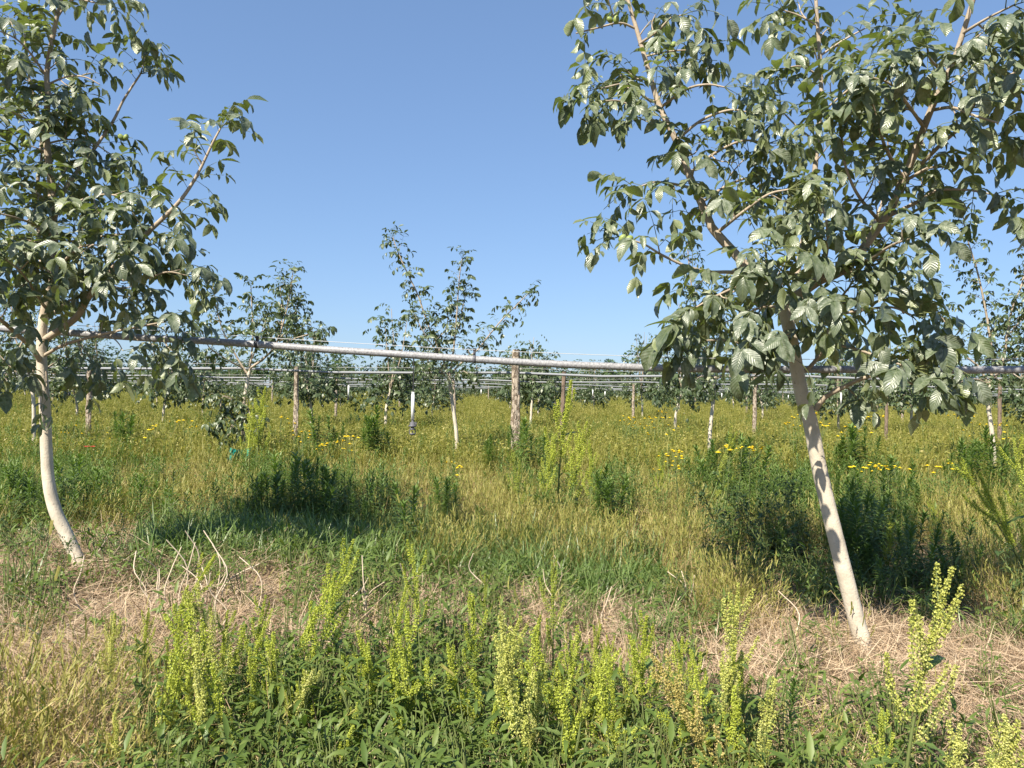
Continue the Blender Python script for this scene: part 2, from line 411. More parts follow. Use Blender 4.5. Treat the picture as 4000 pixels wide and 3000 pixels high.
def compound_leaf(mb, elev, detail, size=1.0, pos=(0, 0, 0), az=0.0, m_l=0, m_r=1):
    """one compound leaf: a drooping stalk with pairs of hanging leaflets and a larger end leaflet"""
    Lr = size * random.uniform(0.19, 0.30); e0 = R(elev + random.uniform(-12, 12)); bend = R(random.uniform(25, 75))
    nst = random.choice([3, 3, 4]) if detail > 1 else 3
    K = 9; P = [np.array(pos, float)]; T = []
    for k in range(K):
        e = e0 - bend * (k / (K - 1)) ** 1.2
        t = np.array([math.cos(e) * math.cos(az), math.cos(e) * math.sin(az), math.sin(e)]); T.append(t)
        P.append(P[-1] + t * Lr / K)
    P = np.array(P); T.append(T[-1]); T = np.array(T)
    side = np.array([-math.sin(az), math.cos(az), 0.0])
    base, d, nrm, Ln, Wd = [], [], [], [], []
    dr0 = random.uniform(-0.05, 0.6) if elev < 60 else random.uniform(-0.1, 0.5)
    for s in range(nst):
        f = 0.34 + 0.62 * s / (nst - 1) if nst > 1 else 0.7
        k = f * K; i = min(int(k), K - 1); b = P[i] + (P[i + 1] - P[i]) * (k - i); t = T[i]
        for sg in (-1, 1):
            if random.random() < 0.05: continue
            dd = t * random.uniform(0.25, 0.65) + side * sg * random.uniform(0.6, 1.0) + np.array([0, 0, -1.0]) * (dr0 + random.uniform(-0.25, 0.35))
            base.append(b); d.append(dd)
            nrm.append(np.array([0, 0, 1.0]) + t * random.uniform(0.1, 0.7) - side * sg * random.uniform(-.1, .35) + rng.normal(size=3) * 0.22)
            l = size * (0.060 + 0.050 * s / (nst - 1)) * random.uniform(0.85, 1.2)
            Ln.append(l); Wd.append(l * random.uniform(0.38, 0.50))
    l = size * random.uniform(0.10, 0.145)
    base.append(P[-1]); d.append(T[-1] + np.array([0, 0, -0.25]) + rng.normal(size=3) * 0.15); nrm.append(np.array([0, 0, 1.0]) + rng.normal(size=3) * 0.3); Ln.append(l); Wd.append(l * random.uniform(0.45, 0.58))
    n = len(base); rv = random.random()
    kw = dict(rnd=np.clip(rv + rng.normal(size=n) * 0.15, 0, 1), m=m_l)
    Wd = np.array(Wd); Ln = np.array(Ln)
    if detail >= 2:
        strips(mb, base, d, nrm, Ln, Wd, rng.uniform(0.35, 1.25, n), rng.uniform(0.1, 0.55, n), wave=0.10, wf=11,
               ts=(0, .14, .36, .6, .82, 1), ws=(.10, .68, 1, .95, .55, .05), **kw)
        tube(mb, P[::2], np.linspace(0.0026, 0.0011, len(P[::2])) * size, 4, m=m_r, cap=False)
    elif detail == 1:
        strips(mb, base, d, nrm, Ln, Wd, rng.uniform(0.35, 1.25, n), rng.uniform(0.1, 0.5, n), ts=(0, .32, .7, 1), ws=(.1, .95, .85, .06), **kw)
        tube(mb, P[::4], 0.0022 * size, 3, m=m_r, cap=False)
    else:
        strips(mb, base, d, nrm, Ln, Wd * 1.1, rng.uniform(0.3, 1.2, n), 0.0, ts=(0, .45, 1), ws=(.15, 1, .1), across=2, **kw)

LEAVES = {}
for det, nv in ((2, 6), (1, 3)):
    for e in ELEVS:
        LEAVES[det, e] = []
        for k in range(nv):
            mb = MB(); compound_leaf(mb, e, det)
            LEAVES[det, e].append(mb.mesh('leaf', [M_LEAF if det == 2 else M_LEAF_FAR, M_RACHIS]))

# nuts: a pair of green husks is a bumpy egg each
def nut_mesh():
    mb = MB()
    pr = [(0.0005, -0.023), (0.010, -0.0205), (0.0165, -0.012), (0.0185, 0.0), (0.0165, 0.012), (0.010, 0.021), (0.004, 0.0245), (0.0005, 0.026)]
    lathe(mb, pr, sides=12); return mb.mesh('walnut', M_NUT)
NUT = nut_mesh()

class Tree:
    """a walnut tree: Empty at its base > trunk, branches, leaves, nuts"""
    def __init__(s, base, label, group, detail, lsize=1.0, seed=0, cat='tree', limit=300, dn=1.0):
        s.dn = dn
        s.root = empty('walnut_tree', tuple(base), label, cat, group)
        s.b = np.array(base, float); s.det = detail; s.ls = lsize; s.leaf = []; s.nut = []; s.limit = limit
        random.seed(seed); s.r = np.random.default_rng(seed); s.twigs = MB(); s.nt = 0
    def limb(s, pts, r0, r1, name='branch', mat=None, sides=9, n=None, lump=0.0, power=1.0):
        P = smooth_path(pts, n or max(8, 5 * len(pts))); t = np.linspace(0, 1, len(P)) ** power
        mb = MB(); tube(mb, P - s.b, r0 + (r1 - r0) * t, sides, lump=lump)
        put(name, mb.mesh(name, mat or M_BRANCH), s.root); return P
    def leaf_at(s, p, d, big=1.0):
        s.leaf.append((np.array(p), norm(d), s.ls * big * s.r.uniform(0.75, 1.18)))
    def dress(s, P, t0=0.1, step=0.05, twig=0.2, tl=(0.10, 0.32), big=1.0, out=0.9, tip=5, tu=0.5, bias=None):
        """leaves round a limb from fraction t0 on, leafy twigs every `twig` metres, a tuft at the tip"""
        seg = np.linalg.norm(np.diff(P, axis=0), axis=1); Lc = np.concatenate([[0], np.cumsum(seg)]); tot = Lc[-1]
        def pos(l):
            i = min(np.searchsorted(Lc, l, side='right') - 1, len(P) - 2); f = (l - Lc[i]) / max(seg[i], 1e-6)
            return P[i] + (P[i + 1] - P[i]) * f, norm(P[i + 1] - P[i])
        def radial(T, ang):
            ref = np.array([0, 0, 1.0]) if abs(T[2]) < 0.95 else np.array([1.0, 0, 0])
            x = norm(np.cross(ref, T)); y = np.cross(T, x); return math.cos(ang) * x + math.sin(ang) * y
        ph = s.r.uniform(0, 6.28); l = t0 * tot; k = 0
        while l < tot:
            p, T = pos(l); ph += 2.4 + s.r.normal() * 0.3
            s.leaf_at(p, radial(T, ph) * out + T * s.r.uniform(0.15, 0.8) + np.array([0, 0, 0.28]), big); l += step * s.dn * s.r.uniform(0.7, 1.4)
        if twig:
            l = (t0 + 0.03) * tot
            while l < tot * 0.93:
                p, T = pos(l); ph += 2.4 + s.r.normal() * 0.5
                d = norm(radial(T, ph) + T * 0.45 + np.array([0, 0, tu * s.r.uniform(0.2, 1.0)]) + (0 if bias is None else np.array(bias)))
                ln = s.r.uniform(*tl) * (1.15 - 0.5 * l / tot); s.twig(p, p + d * ln, big); l += twig * s.dn * s.r.uniform(0.7, 1.5)
        p, T = pos(tot - 1e-4)
        for k in range(tip):
            ph += 2.4; s.leaf_at(p, radial(T, ph) * s.r.uniform(0.3, 1.0) + T * 0.9, big)
        s.leaf_at(p, T + np.array([0, 0, .5]), big * 0.9)
    def twig(s, a, b, big=1.0, n=None):
        a = np.array(a); b = np.array(b); ln = np.linalg.norm(b - a); d = norm(b - a)
        c = (a + b) / 2 + s.r.normal(size=3) * ln * 0.06 - np.array([0, 0, ln * 0.05])
        P = smooth_path([a, c, b], 6); tube(s.twigs, P - s.b, np.linspace(0.0055, 0.003, 6), 5, cap=False); s.nt += 1
        ph = s.r.uniform(0, 6.28); n = n or max(3, int(ln / 0.075) + 2)
        for k in range(n):
            f = 1 - 0.75 * (k / n) ** 1.3; p = P[0] + (P[-1] - P[0]) * f; ph += 2.4
            x = norm(np.cross(d, [0.1, 0.2, 1.0])); y = np.cross(d, x)
            s.leaf_at(p, (math.cos(ph) * x + math.sin(ph) * y) * s.r.uniform(0.5, 1.0) + d * s.r.uniform(0.3, 1.0) + np.array([0, 0, 0.1]), big)
    def nuts(s, spots):
        for p in spots:
            p = np.array(p)
            for k in range(2):
                s.nut.append(p + np.array([0.034 * (k - 0.5) * 1.15, s.r.normal() * 0.01, s.r.normal() * 0.012]))
    def inside(s, polys, holes=()):
        def pip(poly, x, y):
            c = False; j = len(poly) - 1
            for i in range(len(poly)):
                xi, yi = poly[i]; xj, yj = poly[j]
                if (yi > y) != (yj > y) and x < (xj - xi) * (y - yi) / (yj - yi) + xi: c = not c
                j = i
            return c
        def ok(p):
            v = p - CAM; z = v @ _f; x = v @ _r / z * FPX + 2000; y = 1500 - v @ _u / z * FPX
            return any(pip(q, x, y) for q in polys) and not any(pip(q, x, y) for q in holes)
        return ok
    def finish(s, cut=None):
        if s.nt: put('twig', s.twigs.mesh('twig', M_BRANCH), s.root)['kind'] = 'stuff'
        L_ = s.leaf if cut is None else [l for l in s.leaf if cut(l[0])]
        def size_in_view(l):
            v = l[0] - CAM; y = v @ _f
            if y < 0.5: return -9
            px = abs(v @ _r) / y; py = abs(v @ _u) / y
            return l[2] / y - (5 if px > 0.72 or py > 0.56 else 0)
        L_.sort(key=size_in_view, reverse=True)
        for p, d, sz in L_[:s.limit]:
            el = math.degrees(math.asin(max(-1, min(1, d[2])))); e = min(ELEVS, key=lambda q: abs(q - el + s.r.normal() * 9))
            me = s.r.choice(len(LEAVES[s.det, e])); az = math.atan2(d[1], d[0])
            put('leaf', LEAVES[s.det, e][me], s.root, tuple(p - s.b), (s.r.normal() * 0.22, s.r.normal() * 0.1, az), sz)
        rest = L_[s.limit:]
        if rest:
            mb = MB()
            for p, d, sz in rest:
                compound_leaf(mb, math.degrees(math.asin(max(-1, min(1, d[2])))), 1, sz, p - s.b, math.atan2(d[1], d[0]))
            put('leaves', mb.mesh('leaves', [M_LEAF if s.det == 2 else M_LEAF_FAR, M_RACHIS]), s.root)['kind'] = 'stuff'
        for p in s.nut:
            put('walnut', NUT, s.root, tuple(p - s.b), (s.r.normal() * 0.6, s.r.normal() * 0.6, s.r.uniform(0, 6)), s.r.uniform(0.95, 1.2))
        print('tree', s.root['label'][:40], 'leaves', len(L_))

def px_path(pts, d):
    """photo pixels (x, y[, metres nearer or farther]) of a limb -> points of the place around depth d"""
    return [at(p[0], p[1], d + (p[2] if len(p) > 2 else 0)) for p in pts]

# ---- the left tree
def left_tree():
    d = 5.6; base = at(330, 2245, d); base[2] = gnd(base[0], base[1])
    t = Tree(base, 'big near walnut tree with a bowed pale trunk, left side', 'young walnut trees in the near row', 2, 1.04, 5, dn=1.3)
    def B(pts, r0, r1, n=None, **k): return t.limb(px_path(pts, d), r0, r1, n=n, **k)
    root = [np.array([base[0] + 0.03, base[1], base[2] - 0.08])]
    P = t.limb(root + px_path([(322, 2225), (265, 2100), (215, 1990), (190, 1880), (181, 1750), (176, 1600), (165, 1450), (162, 1330), (172, 1230)], d), 0.050, 0.031, 'trunk', M_TRUNK, 14, 60, 0.05)
    main = B([(172, 1235), (200, 1080, .02), (211, 964, .04), (202, 753, .05), (187, 603, .06), (179, 494, .05), (187, 374, .03), (183, 283, .02), (205, 150), (224, 60), (240, -10), (262, -150), (275, -330)], 0.033, 0.008)
    t.dress(main, 0.02, 0.075, 0.115, (0.14, 0.40), out=1.0)
    b = B([(172, 1330), (296, 1242, -.1), (347, 1160, -.18), (434, 1057, -.25), (499, 990, -.3), (570, 915, -.33), (633, 856, -.35), (693, 796, -.35), (741, 732, -.35), (784, 657, -.35), (830, 560, -.33), (862, 500, -.3)], 0.026, 0.006)
    t.dress(b, 0.32, 0.06, 0.13, (0.10, 0.28))
    b = B([(205, 880, .05), (253, 741, .12), (325, 640, .2), (362, 590, .24), (440, 476, .28), (482, 392, .3), (548, 290, .32)], 0.018, 0.007)
    t.dress(b[: int(len(b) * .62)], 0.05, 0.07, 0.14, (0.10, 0.30), tip=2)
    t.dress(b, 0.96, 0.05, 0, tip=8)
    t.twig(at(548, 290, d + .32), at(572, 190, d + .33), 1.0, 4)
    b = B([(165, 1050), (148, 880, .2), (142, 777, .25), (151, 681, .28), (163, 615, .3), (160, 480, .3), (120, 330, .3), (100, 200, .3), (95, 90, .3)], 0.016, 0.006)
    t.dress(b, 0.1, 0.08, 0.16, (0.12, 0.36))
    b = B([(163, 1420), (130, 1367, -.1), (81, 1318, -.25), (0, 1247, -.5), (-120, 1150, -.7), (-260, 1000, -.85)], 0.021, 0.007)
    t.dress(b, 0.25, 0.07, 0.16, (0.12, 0.36))
    b = B([(170, 1390), (255, 1345, -.1), (380, 1310, -.2), (472, 1290, -.28), (580, 1269, -.32), (640, 1258, -.35)], 0.013, 0.005)
    t.dress(b, 0.3, 0.06, 0.15, (0.1, 0.22), tip=6, tu=-0.4)
    b = B([(400, 1095, -.22), (423, 1090, -.25), (500, 1094, -.32), (564, 1092, -.38), (651, 1063, -.42), (730, 1075, -.42)], 0.010, 0.0045)
    t.dress(b, 0.35, 0.07, 0.17, (0.08, 0.2), tip=6, tu=-0.2)
    b = B([(205, 960, .04), (233, 951), (347, 932, -.15), (480, 915, -.3), (590, 935, -.4)], 0.011, 0.005)
    t.dress(b, 0.2, 0.07, 0.15, (0.1, 0.28))
    b = B([(185, 560, .06), (270, 545, .1), (360, 560, .1), (430, 600, .1)], 0.008, 0.004); t.dress(b, 0.2, 0.07, 0.2, (0.08, 0.2))
    b = B([(185, 330, .03), (260, 300, 0), (330, 300, -.05), (390, 330, -.05)], 0.008, 0.004); t.dress(b, 0.2, 0.07, 0.2, (0.08, 0.2))
    b = B([(222, 70), (280, 0, 0), (370, 10, -.05), (430, 20, -.05)], 0.008, 0.004); t.dress(b, 0.4, 0.08, 0, tip=4)
    b = B([(182, 300, .03), (120, 210, -.1), (60, 150, -.2), (-30, 110, -.3)], 0.009, 0.004); t.dress(b, 0.2, 0.07, 0.18, (0.1, 0.28))
    b = B([(180, 520, .05), (110, 470, -.15), (30, 430, -.3), (-80, 400, -.45)], 0.010, 0.004); t.dress(b, 0.2, 0.07, 0.18, (0.1, 0.28))
    b = B([(205, 800, .05), (120, 740, -.2), (20, 690, -.4), (-110, 640, -.6)], 0.012, 0.004); t.dress(b, 0.2, 0.07, 0.16, (0.1, 0.3))
    b = B([(205, 920, .04), (140, 880, -.3), (60, 850, -.55), (-60, 820, -.7)], 0.012, 0.004); t.dress(b, 0.15, 0.06, 0.15, (0.1, 0.3))
    b = B([(175, 1200), (130, 1130, -.3), (80, 1060, -.5), (20, 1010, -.6)], 0.012, 0.004); t.dress(b, 0.2, 0.06, 0.15, (0.1, 0.3))
    b = B([(172, 1260), (260, 1180, .25), (370, 1150, .45), (520, 1160, .6)], 0.013, 0.005); t.dress(b, 0.2, 0.06, 0.15, (0.12, 0.32))
    b = B([(195, 1090), (260, 1010, -.3), (330, 960, -.5), (420, 960, -.6)], 0.012, 0.004); t.dress(b, 0.2, 0.06, 0.15, (0.1, 0.3))
    b = B([(195, 1120), (170, 1060, .4), (120, 1000, .7), (60, 960, .9)], 0.012, 0.004); t.dress(b, 0.2, 0.06, 0.15, (0.12, 0.32))
    b = B([(205, 850, .05), (300, 790, -.1), (400, 760, -.2), (500, 770, -.25)], 0.011, 0.004); t.dress(b, 0.2, 0.06, 0.16, (0.1, 0.28))
    for (x, y, x2, y2, dd) in ((345, 2215, 470, 2130, -.1), (345, 2215, 560, 2140, -.15), (340, 2210, 430, 2060, .1)):
        t.twig(at(x, y, d), at(x2, y2, d + dd), 0.85, 3)
    # hanging low foliage in front of the pipe
    for (x, y, x2, y2, dd) in ((300, 1330, 330, 1400, -.2), (430, 1310, 480, 1370, -.3), (560, 1290, 600, 1350, -.35), (180, 1450, 195, 1560, -.12), (640, 1330, 690, 1380, -.35), (250, 1300, 240, 1350, -.3), (90, 1330, 60, 1400, -.3), (520, 1300, 540, 1330, -.1)):
        t.twig(at(x, y, d + dd * .7), at(x2, y2, d + dd), 1.0)
    for (x, y, dd) in ((184, 458, -.05), (155, 455, -.1), (485, 535, .15), (95, 560, -.2), (72, 675, -.25), (165, 112, -.08), (40, 835, -.35)):
        t.nuts([at(x, y, d + dd)])
    out = [(-2000, -2000), (420, -2000), (440, 30), (400, 110), (400, 200), (480, 205), (540, 60), (600, 70), (680, 200), (720, 270), (640, 330), (500, 350), (470, 430), (540, 470), (600, 420), (820, 410), (930, 460), (930, 600), (960, 690), (930, 740), (880, 800), (860, 880),
           (700, 930), (650, 960), (700, 1040), (800, 1080), (840, 1140), (740, 1200), (640, 1210), (700, 1290), (690, 1400), (600, 1400), (500, 1420), (420, 1430), (340, 1430), (240, 1440), (235, 1600), (140, 1600), (120, 1440), (60, 1400), (-2000, 1500)]
    t.finish(t.inside([out], [[(340, 215), (470, 215), (480, 300), (390, 480), (330, 470)], [(560, 1000), (660, 985), (680, 1040), (580, 1050)], [(205, 1350), (560, 1360), (560, 1200), (660, 1200), (600, 1240), (440, 1250), (300, 1330)]]))
left_tree()

# ---- the right tree
def right_tree():
    d = 4.7; base = at(3378, 2545, d); base[2] = gnd(base[0], base[1])
    t = Tree(base, 'big near walnut tree with a straight leaning pale trunk, bearing many green nuts', 'young walnut trees in the near row', 2, 1.02, 8, dn=1.75)
    def B(pts, r0, r1, n=None, **k): return t.limb(px_path(pts, d), r0, r1, n=n, **k)
    root = [np.array([base[0] + 0.02, base[1], base[2] - 0.10])]
    t.limb(root + px_path([(3375, 2525), (3350, 2440), (3302, 2250), (3252, 2050), (3205, 1850), (3165, 1650), (3135, 1555), (3118, 1470), (3086, 1300), (3062, 1200), (3045, 1140)], d), 0.053, 0.036, 'trunk', M_TRUNK, 14, 70, 0.04)
    b = B([(3047, 1150), (3010, 1115), (2952, 1083, .03), (2875, 996, .06), (2789, 900, .1), (2769, 862, .11), (2730, 772, .14), (2688, 675, .17), (2658, 585, .2), (2610, 488, .22), (2574, 410, .24), (2544, 313, .26), (2513, 205, .28), (2483, 102, .3), (2453, 0, .3), (2425, -110, .3), (2380, -270, .3)], 0.034, 0.009)
    t.dress(b, 0.22, 0.085, 0.115, (0.12, 0.34), tip=3)
    b = B([(3075, 1220), (3110, 1080, .2), (3140, 930, .3), (3172, 790, .35), (3188, 603, .38), (3198, 490, .4), (3208, 400, .4), (3204, 241, .4), (3193, 90, .4), (3187, 0, .4), (3180, -120, .4), (3172, -280, .4)], 0.022, 0.009)
    t.dress(b, 0.28, 0.08, 0.14, (0.10, 0.30), tip=3)
    b = B([(3060, 1195), (3193, 1099, -.06), (3253, 1075, -.1), (3313, 1039, -.14), (3362, 984, -.18), (3400, 930, -.2), (3470, 832, -.26), (3518, 723, -.32), (3561, 627, -.37), (3597, 530, -.41), (3639, 422, -.45), (3681, 332, -.49), (3723, 241, -.53), (3745, 180, -.55), (3790, 36, -.6), (3830, -100, -.65), (3860, -250, -.7)], 0.032, 0.010)
    t.dress(b, 0.12, 0.08, 0.115, (0.12, 0.36), tip=3)
    for pts, r in (
        ([(3548, 699, -.34), (3627, 657, -.4), (3711, 645, -.45), (3800, 600, -.5)], .010),
        ([(3470, 845, -.26), (3603, 778, -.35), (3663, 744, -.4), (3771, 741, -.45), (3880, 760, -.5)], .012),
        ([(3600, 640, -.39), (3680, 560, -.5), (3753, 494, -.55), (3814, 398, -.62), (3892, 325, -.68), (3988, 271, -.75), (4080, 220, -.8)], .012),
        ([(2950, 1085, .03), (2861, 1064, -.02), (2769, 1062, -.06), (2682, 1040, -.1), (2586, 996, -.14), (2513, 953, -.16), (2420, 925, -.18)], .013),
        ([(2705, 735, .16), (2622, 717, .1), (2560, 712, .05), (2480, 735, 0)], .010),
        ([(2615, 500, .22), (2574, 494, .18), (2501, 434, .1), (2420, 395, .05), (2360, 395, 0)], .010),
        ([(2565, 395, .24), (2537, 392, .22), (2471, 343, .16), (2429, 328, .1), (2350, 345, .05)], .010),
        ([(2480, 110, .3), (2420, 90, .25), (2330, 110, .2), (2250, 130, .15)], .008),
        ([(2500, 170, .28), (2570, 120, .2), (2620, 70, .15), (2660, 60, .1)], .009),
        ([(2520, 220, .28), (2620, 200, .2), (2720, 195, .15)], .007),
        ([(2580, 420, .24), (2680, 350, .1), (2760, 330, 0), (2830, 340, -.05)], .010),
        ([(2640, 550, .2), (2740, 470, .1), (2850, 430, 0), (2930, 440, -.05)], .011),
        ([(2690, 680, .17), (2790, 600, .1), (2900, 550, .05), (3000, 560, 0)], .011),
        ([(2740, 790, .14), (2850, 720, .3), (2950, 690, .4), (3050, 700, .5)], .011),
        ([(2800, 910, .1), (2900, 830, -.1), (3000, 760, -.2), (3080, 740, -.25)], .012),
        ([(3440, 870, -.23), (3350, 760, -.35), (3300, 640, -.45), (3290, 540, -.5)], .011),
        ([(3530, 700, -.33), (3460, 580, -.5), (3430, 470, -.6), (3400, 380, -.65)], .011),
        ([(3610, 500, -.42), (3540, 400, -.6), (3480, 330, -.7), (3400, 300, -.75)], .010),
        ([(3700, 290, -.5), (3640, 240, -.75), (3620, 180, -.95)], .009),
        ([(3740, 190, -.55), (3820, 170, -.85), (3870, 180, -1.1)], .009),
        ([(3640, 430, -.45), (3720, 420, -.7), (3800, 450, -.9), (3900, 480, -1.0)], .010),
        ([(3760, 130, -.57), (3860, 70, -.7), (3960, 20, -.8)], .009),
        ([(3330, 1030, -.15), (3400, 1010, -.4), (3480, 960, -.6), (3560, 930, -.75)], .012),
        ([(3200, 1100, -.06), (3230, 980, -.3), (3230, 880, -.45), (3210, 800, -.5)], .012),
        ([(3380, 960, -.19), (3420, 860, .1), (3450, 760, .3), (3440, 640, .4)], .012),
        ([(3200, 450, .4), (3290, 370, .3), (3380, 300, .25)], .008),
        ([(3200, 220, .4), (3290, 160, .35), (3380, 110, .3)], .008),
        ([(3205, 300, .4), (3130, 260, .35), (3050, 270, .3)], .008),
        ([(3195, 560, .38), (3120, 500, .35), (3050, 430, .35)], .008),
        ([(3193, 100, .4), (3120, 60, .4), (3060, 40, .4)], .007),
    ):
        b = B(pts, r, 0.0045); t.dress(b, 0.3, 0.08, 0.17, (0.08, 0.26), tip=5)
    # the low skirt of the crown
    b = B([(3185, 1600), (3223, 1551, -.04), (3289, 1515, -.1), (3380, 1475, -.2), (3480, 1470, -.3), (3570, 1500, -.35)], 0.019, 0.006)
    t.dress(b, 0.35, 0.08, 0.18, (0.08, 0.24), tip=5, tu=-0.3, big=1.25)
    b = B([(3100, 1440), (3090, 1412), (3000, 1394, -.1), (2938, 1358, -.2), (2840, 1330, -.3), (2760, 1330, -.35)], 0.013, 0.005)
    t.dress(b, 0.3, 0.07, 0.17, (0.08, 0.26), tip=6)
    b = B([(3110, 1460), (3157, 1440, .02), (3211, 1370), (3241, 1286, -.02), (3259, 1225, -.04), (3289, 1159, -.06), (3320, 1120, -.1)], 0.014, 0.006)
    t.dress(b, 0.3, 0.07, 0.17, (0.1, 0.28))
    for pts in ([(3225, 1340), (3330, 1360, -.2), (3450, 1400, -.4), (3560, 1440, -.5)], [(3260, 1230, -.04), (3380, 1210, -.2), (3480, 1200, -.35), (3560, 1230, -.4)],
                [(3050, 1160), (2990, 1180, -.3), (2960, 1230, -.5)], [(3060, 1190), (3110, 1160, -.35), (3180, 1180, -.6)],
                [(3060, 1200), (2980, 1200, .3), (2900, 1230, .5), (2830, 1260, .6)], [(3075, 1260), (3150, 1240, .4), (3260, 1260, .7)],
                [(3045, 1150), (3000, 1060, -.3), (2990, 980, -.5)], [(3090, 1330), (3050, 1310, -.4), (3000, 1330, -.6)],
                [(2960, 1090, .03), (2880, 1120, -.2), (2790, 1160, -.35), (2720, 1200, -.4)]):
        b = B(pts, 0.010, 0.0045); t.dress(b, 0.3, 0.07, 0.17, (0.08, 0.24), tip=5, big=1.15)
    for p in ((2395, 85, .2), (2575, 168, .2), (2618, 180, .15), (2735, 750, .05), (2710, 762, .05), (3495, 540, -.6), (3240, 508, .2), (2760, 505, -.02), (2445, 925, -.2), (2990, 1260, -.4), (3700, 375, -.5), (2950, 750, .1), (3340, 920, -.4), (3060, 1020, -.45)):
        t.nuts([at(p[0], p[1], d + p[2] - .05)])
    out = [(2200, -2000), (2230, 60), (2270, 150), (2380, 230), (2300, 330), (2290, 440), (2420, 520), (2380, 620), (2440, 760), (2480, 830), (2330, 880), (2310, 980), (2400, 1050), (2460, 1100), (2560, 1060), (2680, 1100), (2640, 1160), (2740, 1230), (2660, 1310), (2640, 1390), (2760, 1420), (2900, 1400), (2990, 1370), (3030, 1250),
           (3110, 1240), (3130, 1420), (3190, 1470), (3200, 1580), (3330, 1500), (3440, 1520), (3560, 1500), (3600, 1440), (3660, 1400), (3640, 1360), (3560, 1280), (3640, 1200), (3560, 1140), (3600, 1030), (3620, 960), (3740, 900), (3880, 880), (4000, 830), (6000, 900), (6000, -2000)]
    t.finish(t.inside([out], [[(2700, -60), (2980, -60), (2950, 160), (2990, 300), (2940, 400), (2890, 300), (2880, 210), (2780, 130)], [(3800, 460), (3930, 400), (4000, 480), (3900, 640), (3830, 600)], [(2300, 480), (2420, 520), (2440, 640), (2300, 680)], [(3290, 180), (3420, 120), (3440, 240), (3330, 260)], [(2760, 1450), (3000, 1420), (3010, 1330), (2860, 1440)], [(3240, 1500), (3330, 1440), (3260, 1400)]]))
right_tree()

# ------------------------------------------------------------------ the rows behind
ROWD = 15.6
def second_row_tree(base_px, d, label, trunk, leaders, seed, twl=(0.12, 0.36), step=0.085, twig=0.15, lsz=1.05, tr=0.042):
    base = at(base_px[0], base_px[1], d); base[2] = gnd(base[0], base[1])
    t = Tree(base, label, 'young walnut trees in the second row', 1, lsz, seed)
    t.limb([np.array([base[0], base[1], base[2] - .1]), base] + px_path(trunk, d), tr, tr * 0.72, 'trunk', M_TRUNK, 8, 24, 0.05)
    for pts, r, t0 in leaders:
        b = t.limb(px_path(pts, d), r, 0.008, sides=6, n=18)
        t.dress(b, t0, step, twig, twl, tip=6)
    t.finish()
    return t

second_row_tree((955, 1700), 14.6, 'walnut tree with a cut-off forked top and leafy suckers, behind the near pipe',
    [(950, 1600), (960, 1530), (968, 1480), (975, 1450)],
    [([(970, 1465, .02), (940, 1420), (905, 1360), (870, 1290), (845, 1200), (830, 1120)], .022, .3),
     ([(975, 1450), (985, 1360), (988, 1280), (984, 1200), (980, 1120)], .020, .3),
     ([(975, 1440), (1030, 1400), (1075, 1350), (1110, 1250), (1130, 1160), (1145, 1060)], .026, .22),
     ([(1060, 1370), (1130, 1330, -.3), (1190, 1310, -.4), (1245, 1290, -.5)], .014, .3),
     ([(1100, 1280), (1100, 1200, .4), (1095, 1120, .5)], .012, .1),
     ([(1070, 1350), (1140, 1260, .4), (1165, 1180, .6)], .014, .1),
     ([(985, 1400), (1010, 1330, -.4), (1040, 1250, -.5)], .014, .2),
     ([(950, 1440), (880, 1400, -.3), (820, 1360, -.4), (790, 1300, -.4)], .014, .3),
     ([(960, 1600), (910, 1560, -.3), (870, 1550, -.4), (860, 1600, -.5)], .010, .15),
     ([(955, 1620), (890, 1620, -.3), (850, 1650, -.5)], .010, .15),
     ([(955, 1640), (960, 1580, -.3), (985, 1640, -.5)], .010, .1),
     ([(955, 1660), (920, 1640, -.4), (890, 1700, -.6)], .008, .1)], 21)
# the two pruned stubs of that tree stand bare
second_row_tree((1786, 1775), 15.3, 'walnut tree with three spread leaders against open sky, between sprinkler and post',
    [(1783, 1700), (1775, 1630), (1765, 1560), (1757, 1500), (1755, 1460)],
    [([(1755, 1470), (1730, 1400), (1705, 1340), (1680, 1290), (1655, 1220), (1632, 1150), (1600, 1085), (1570, 1020), (1545, 960), (1535, 925)], .026, .12),
     ([(1758, 1460), (1770, 1380), (1778, 1300), (1785, 1220), (1790, 1140), (1796, 1070), (1805, 1010)], .024, .15),
     ([(1785, 1300), (1800, 1240, .3), (1812, 1180, .4), (1820, 1150, .4)], .010, .4),
     ([(1760, 1460), (1810, 1410), (1862, 1370), (1910, 1310), (1960, 1250), (2010, 1200), (2060, 1150)], .022, .2),
     ([(1735, 1400), (1690, 1350, -.4), (1650, 1290, -.6), (1620, 1230, -.6)], .013, .2),
     ([(1700, 1330), (1740, 1290, .3), (1750, 1240, .3)], .010, .2),
     ([(1757, 1490), (1710, 1440, -.3), (1670, 1440, -.4)], .010, .2),
     ([(1757, 1490), (1800, 1450, -.3), (1830, 1460, -.4)], .010, .2)], 22, (0.10, 0.26), 0.10, 0.17)
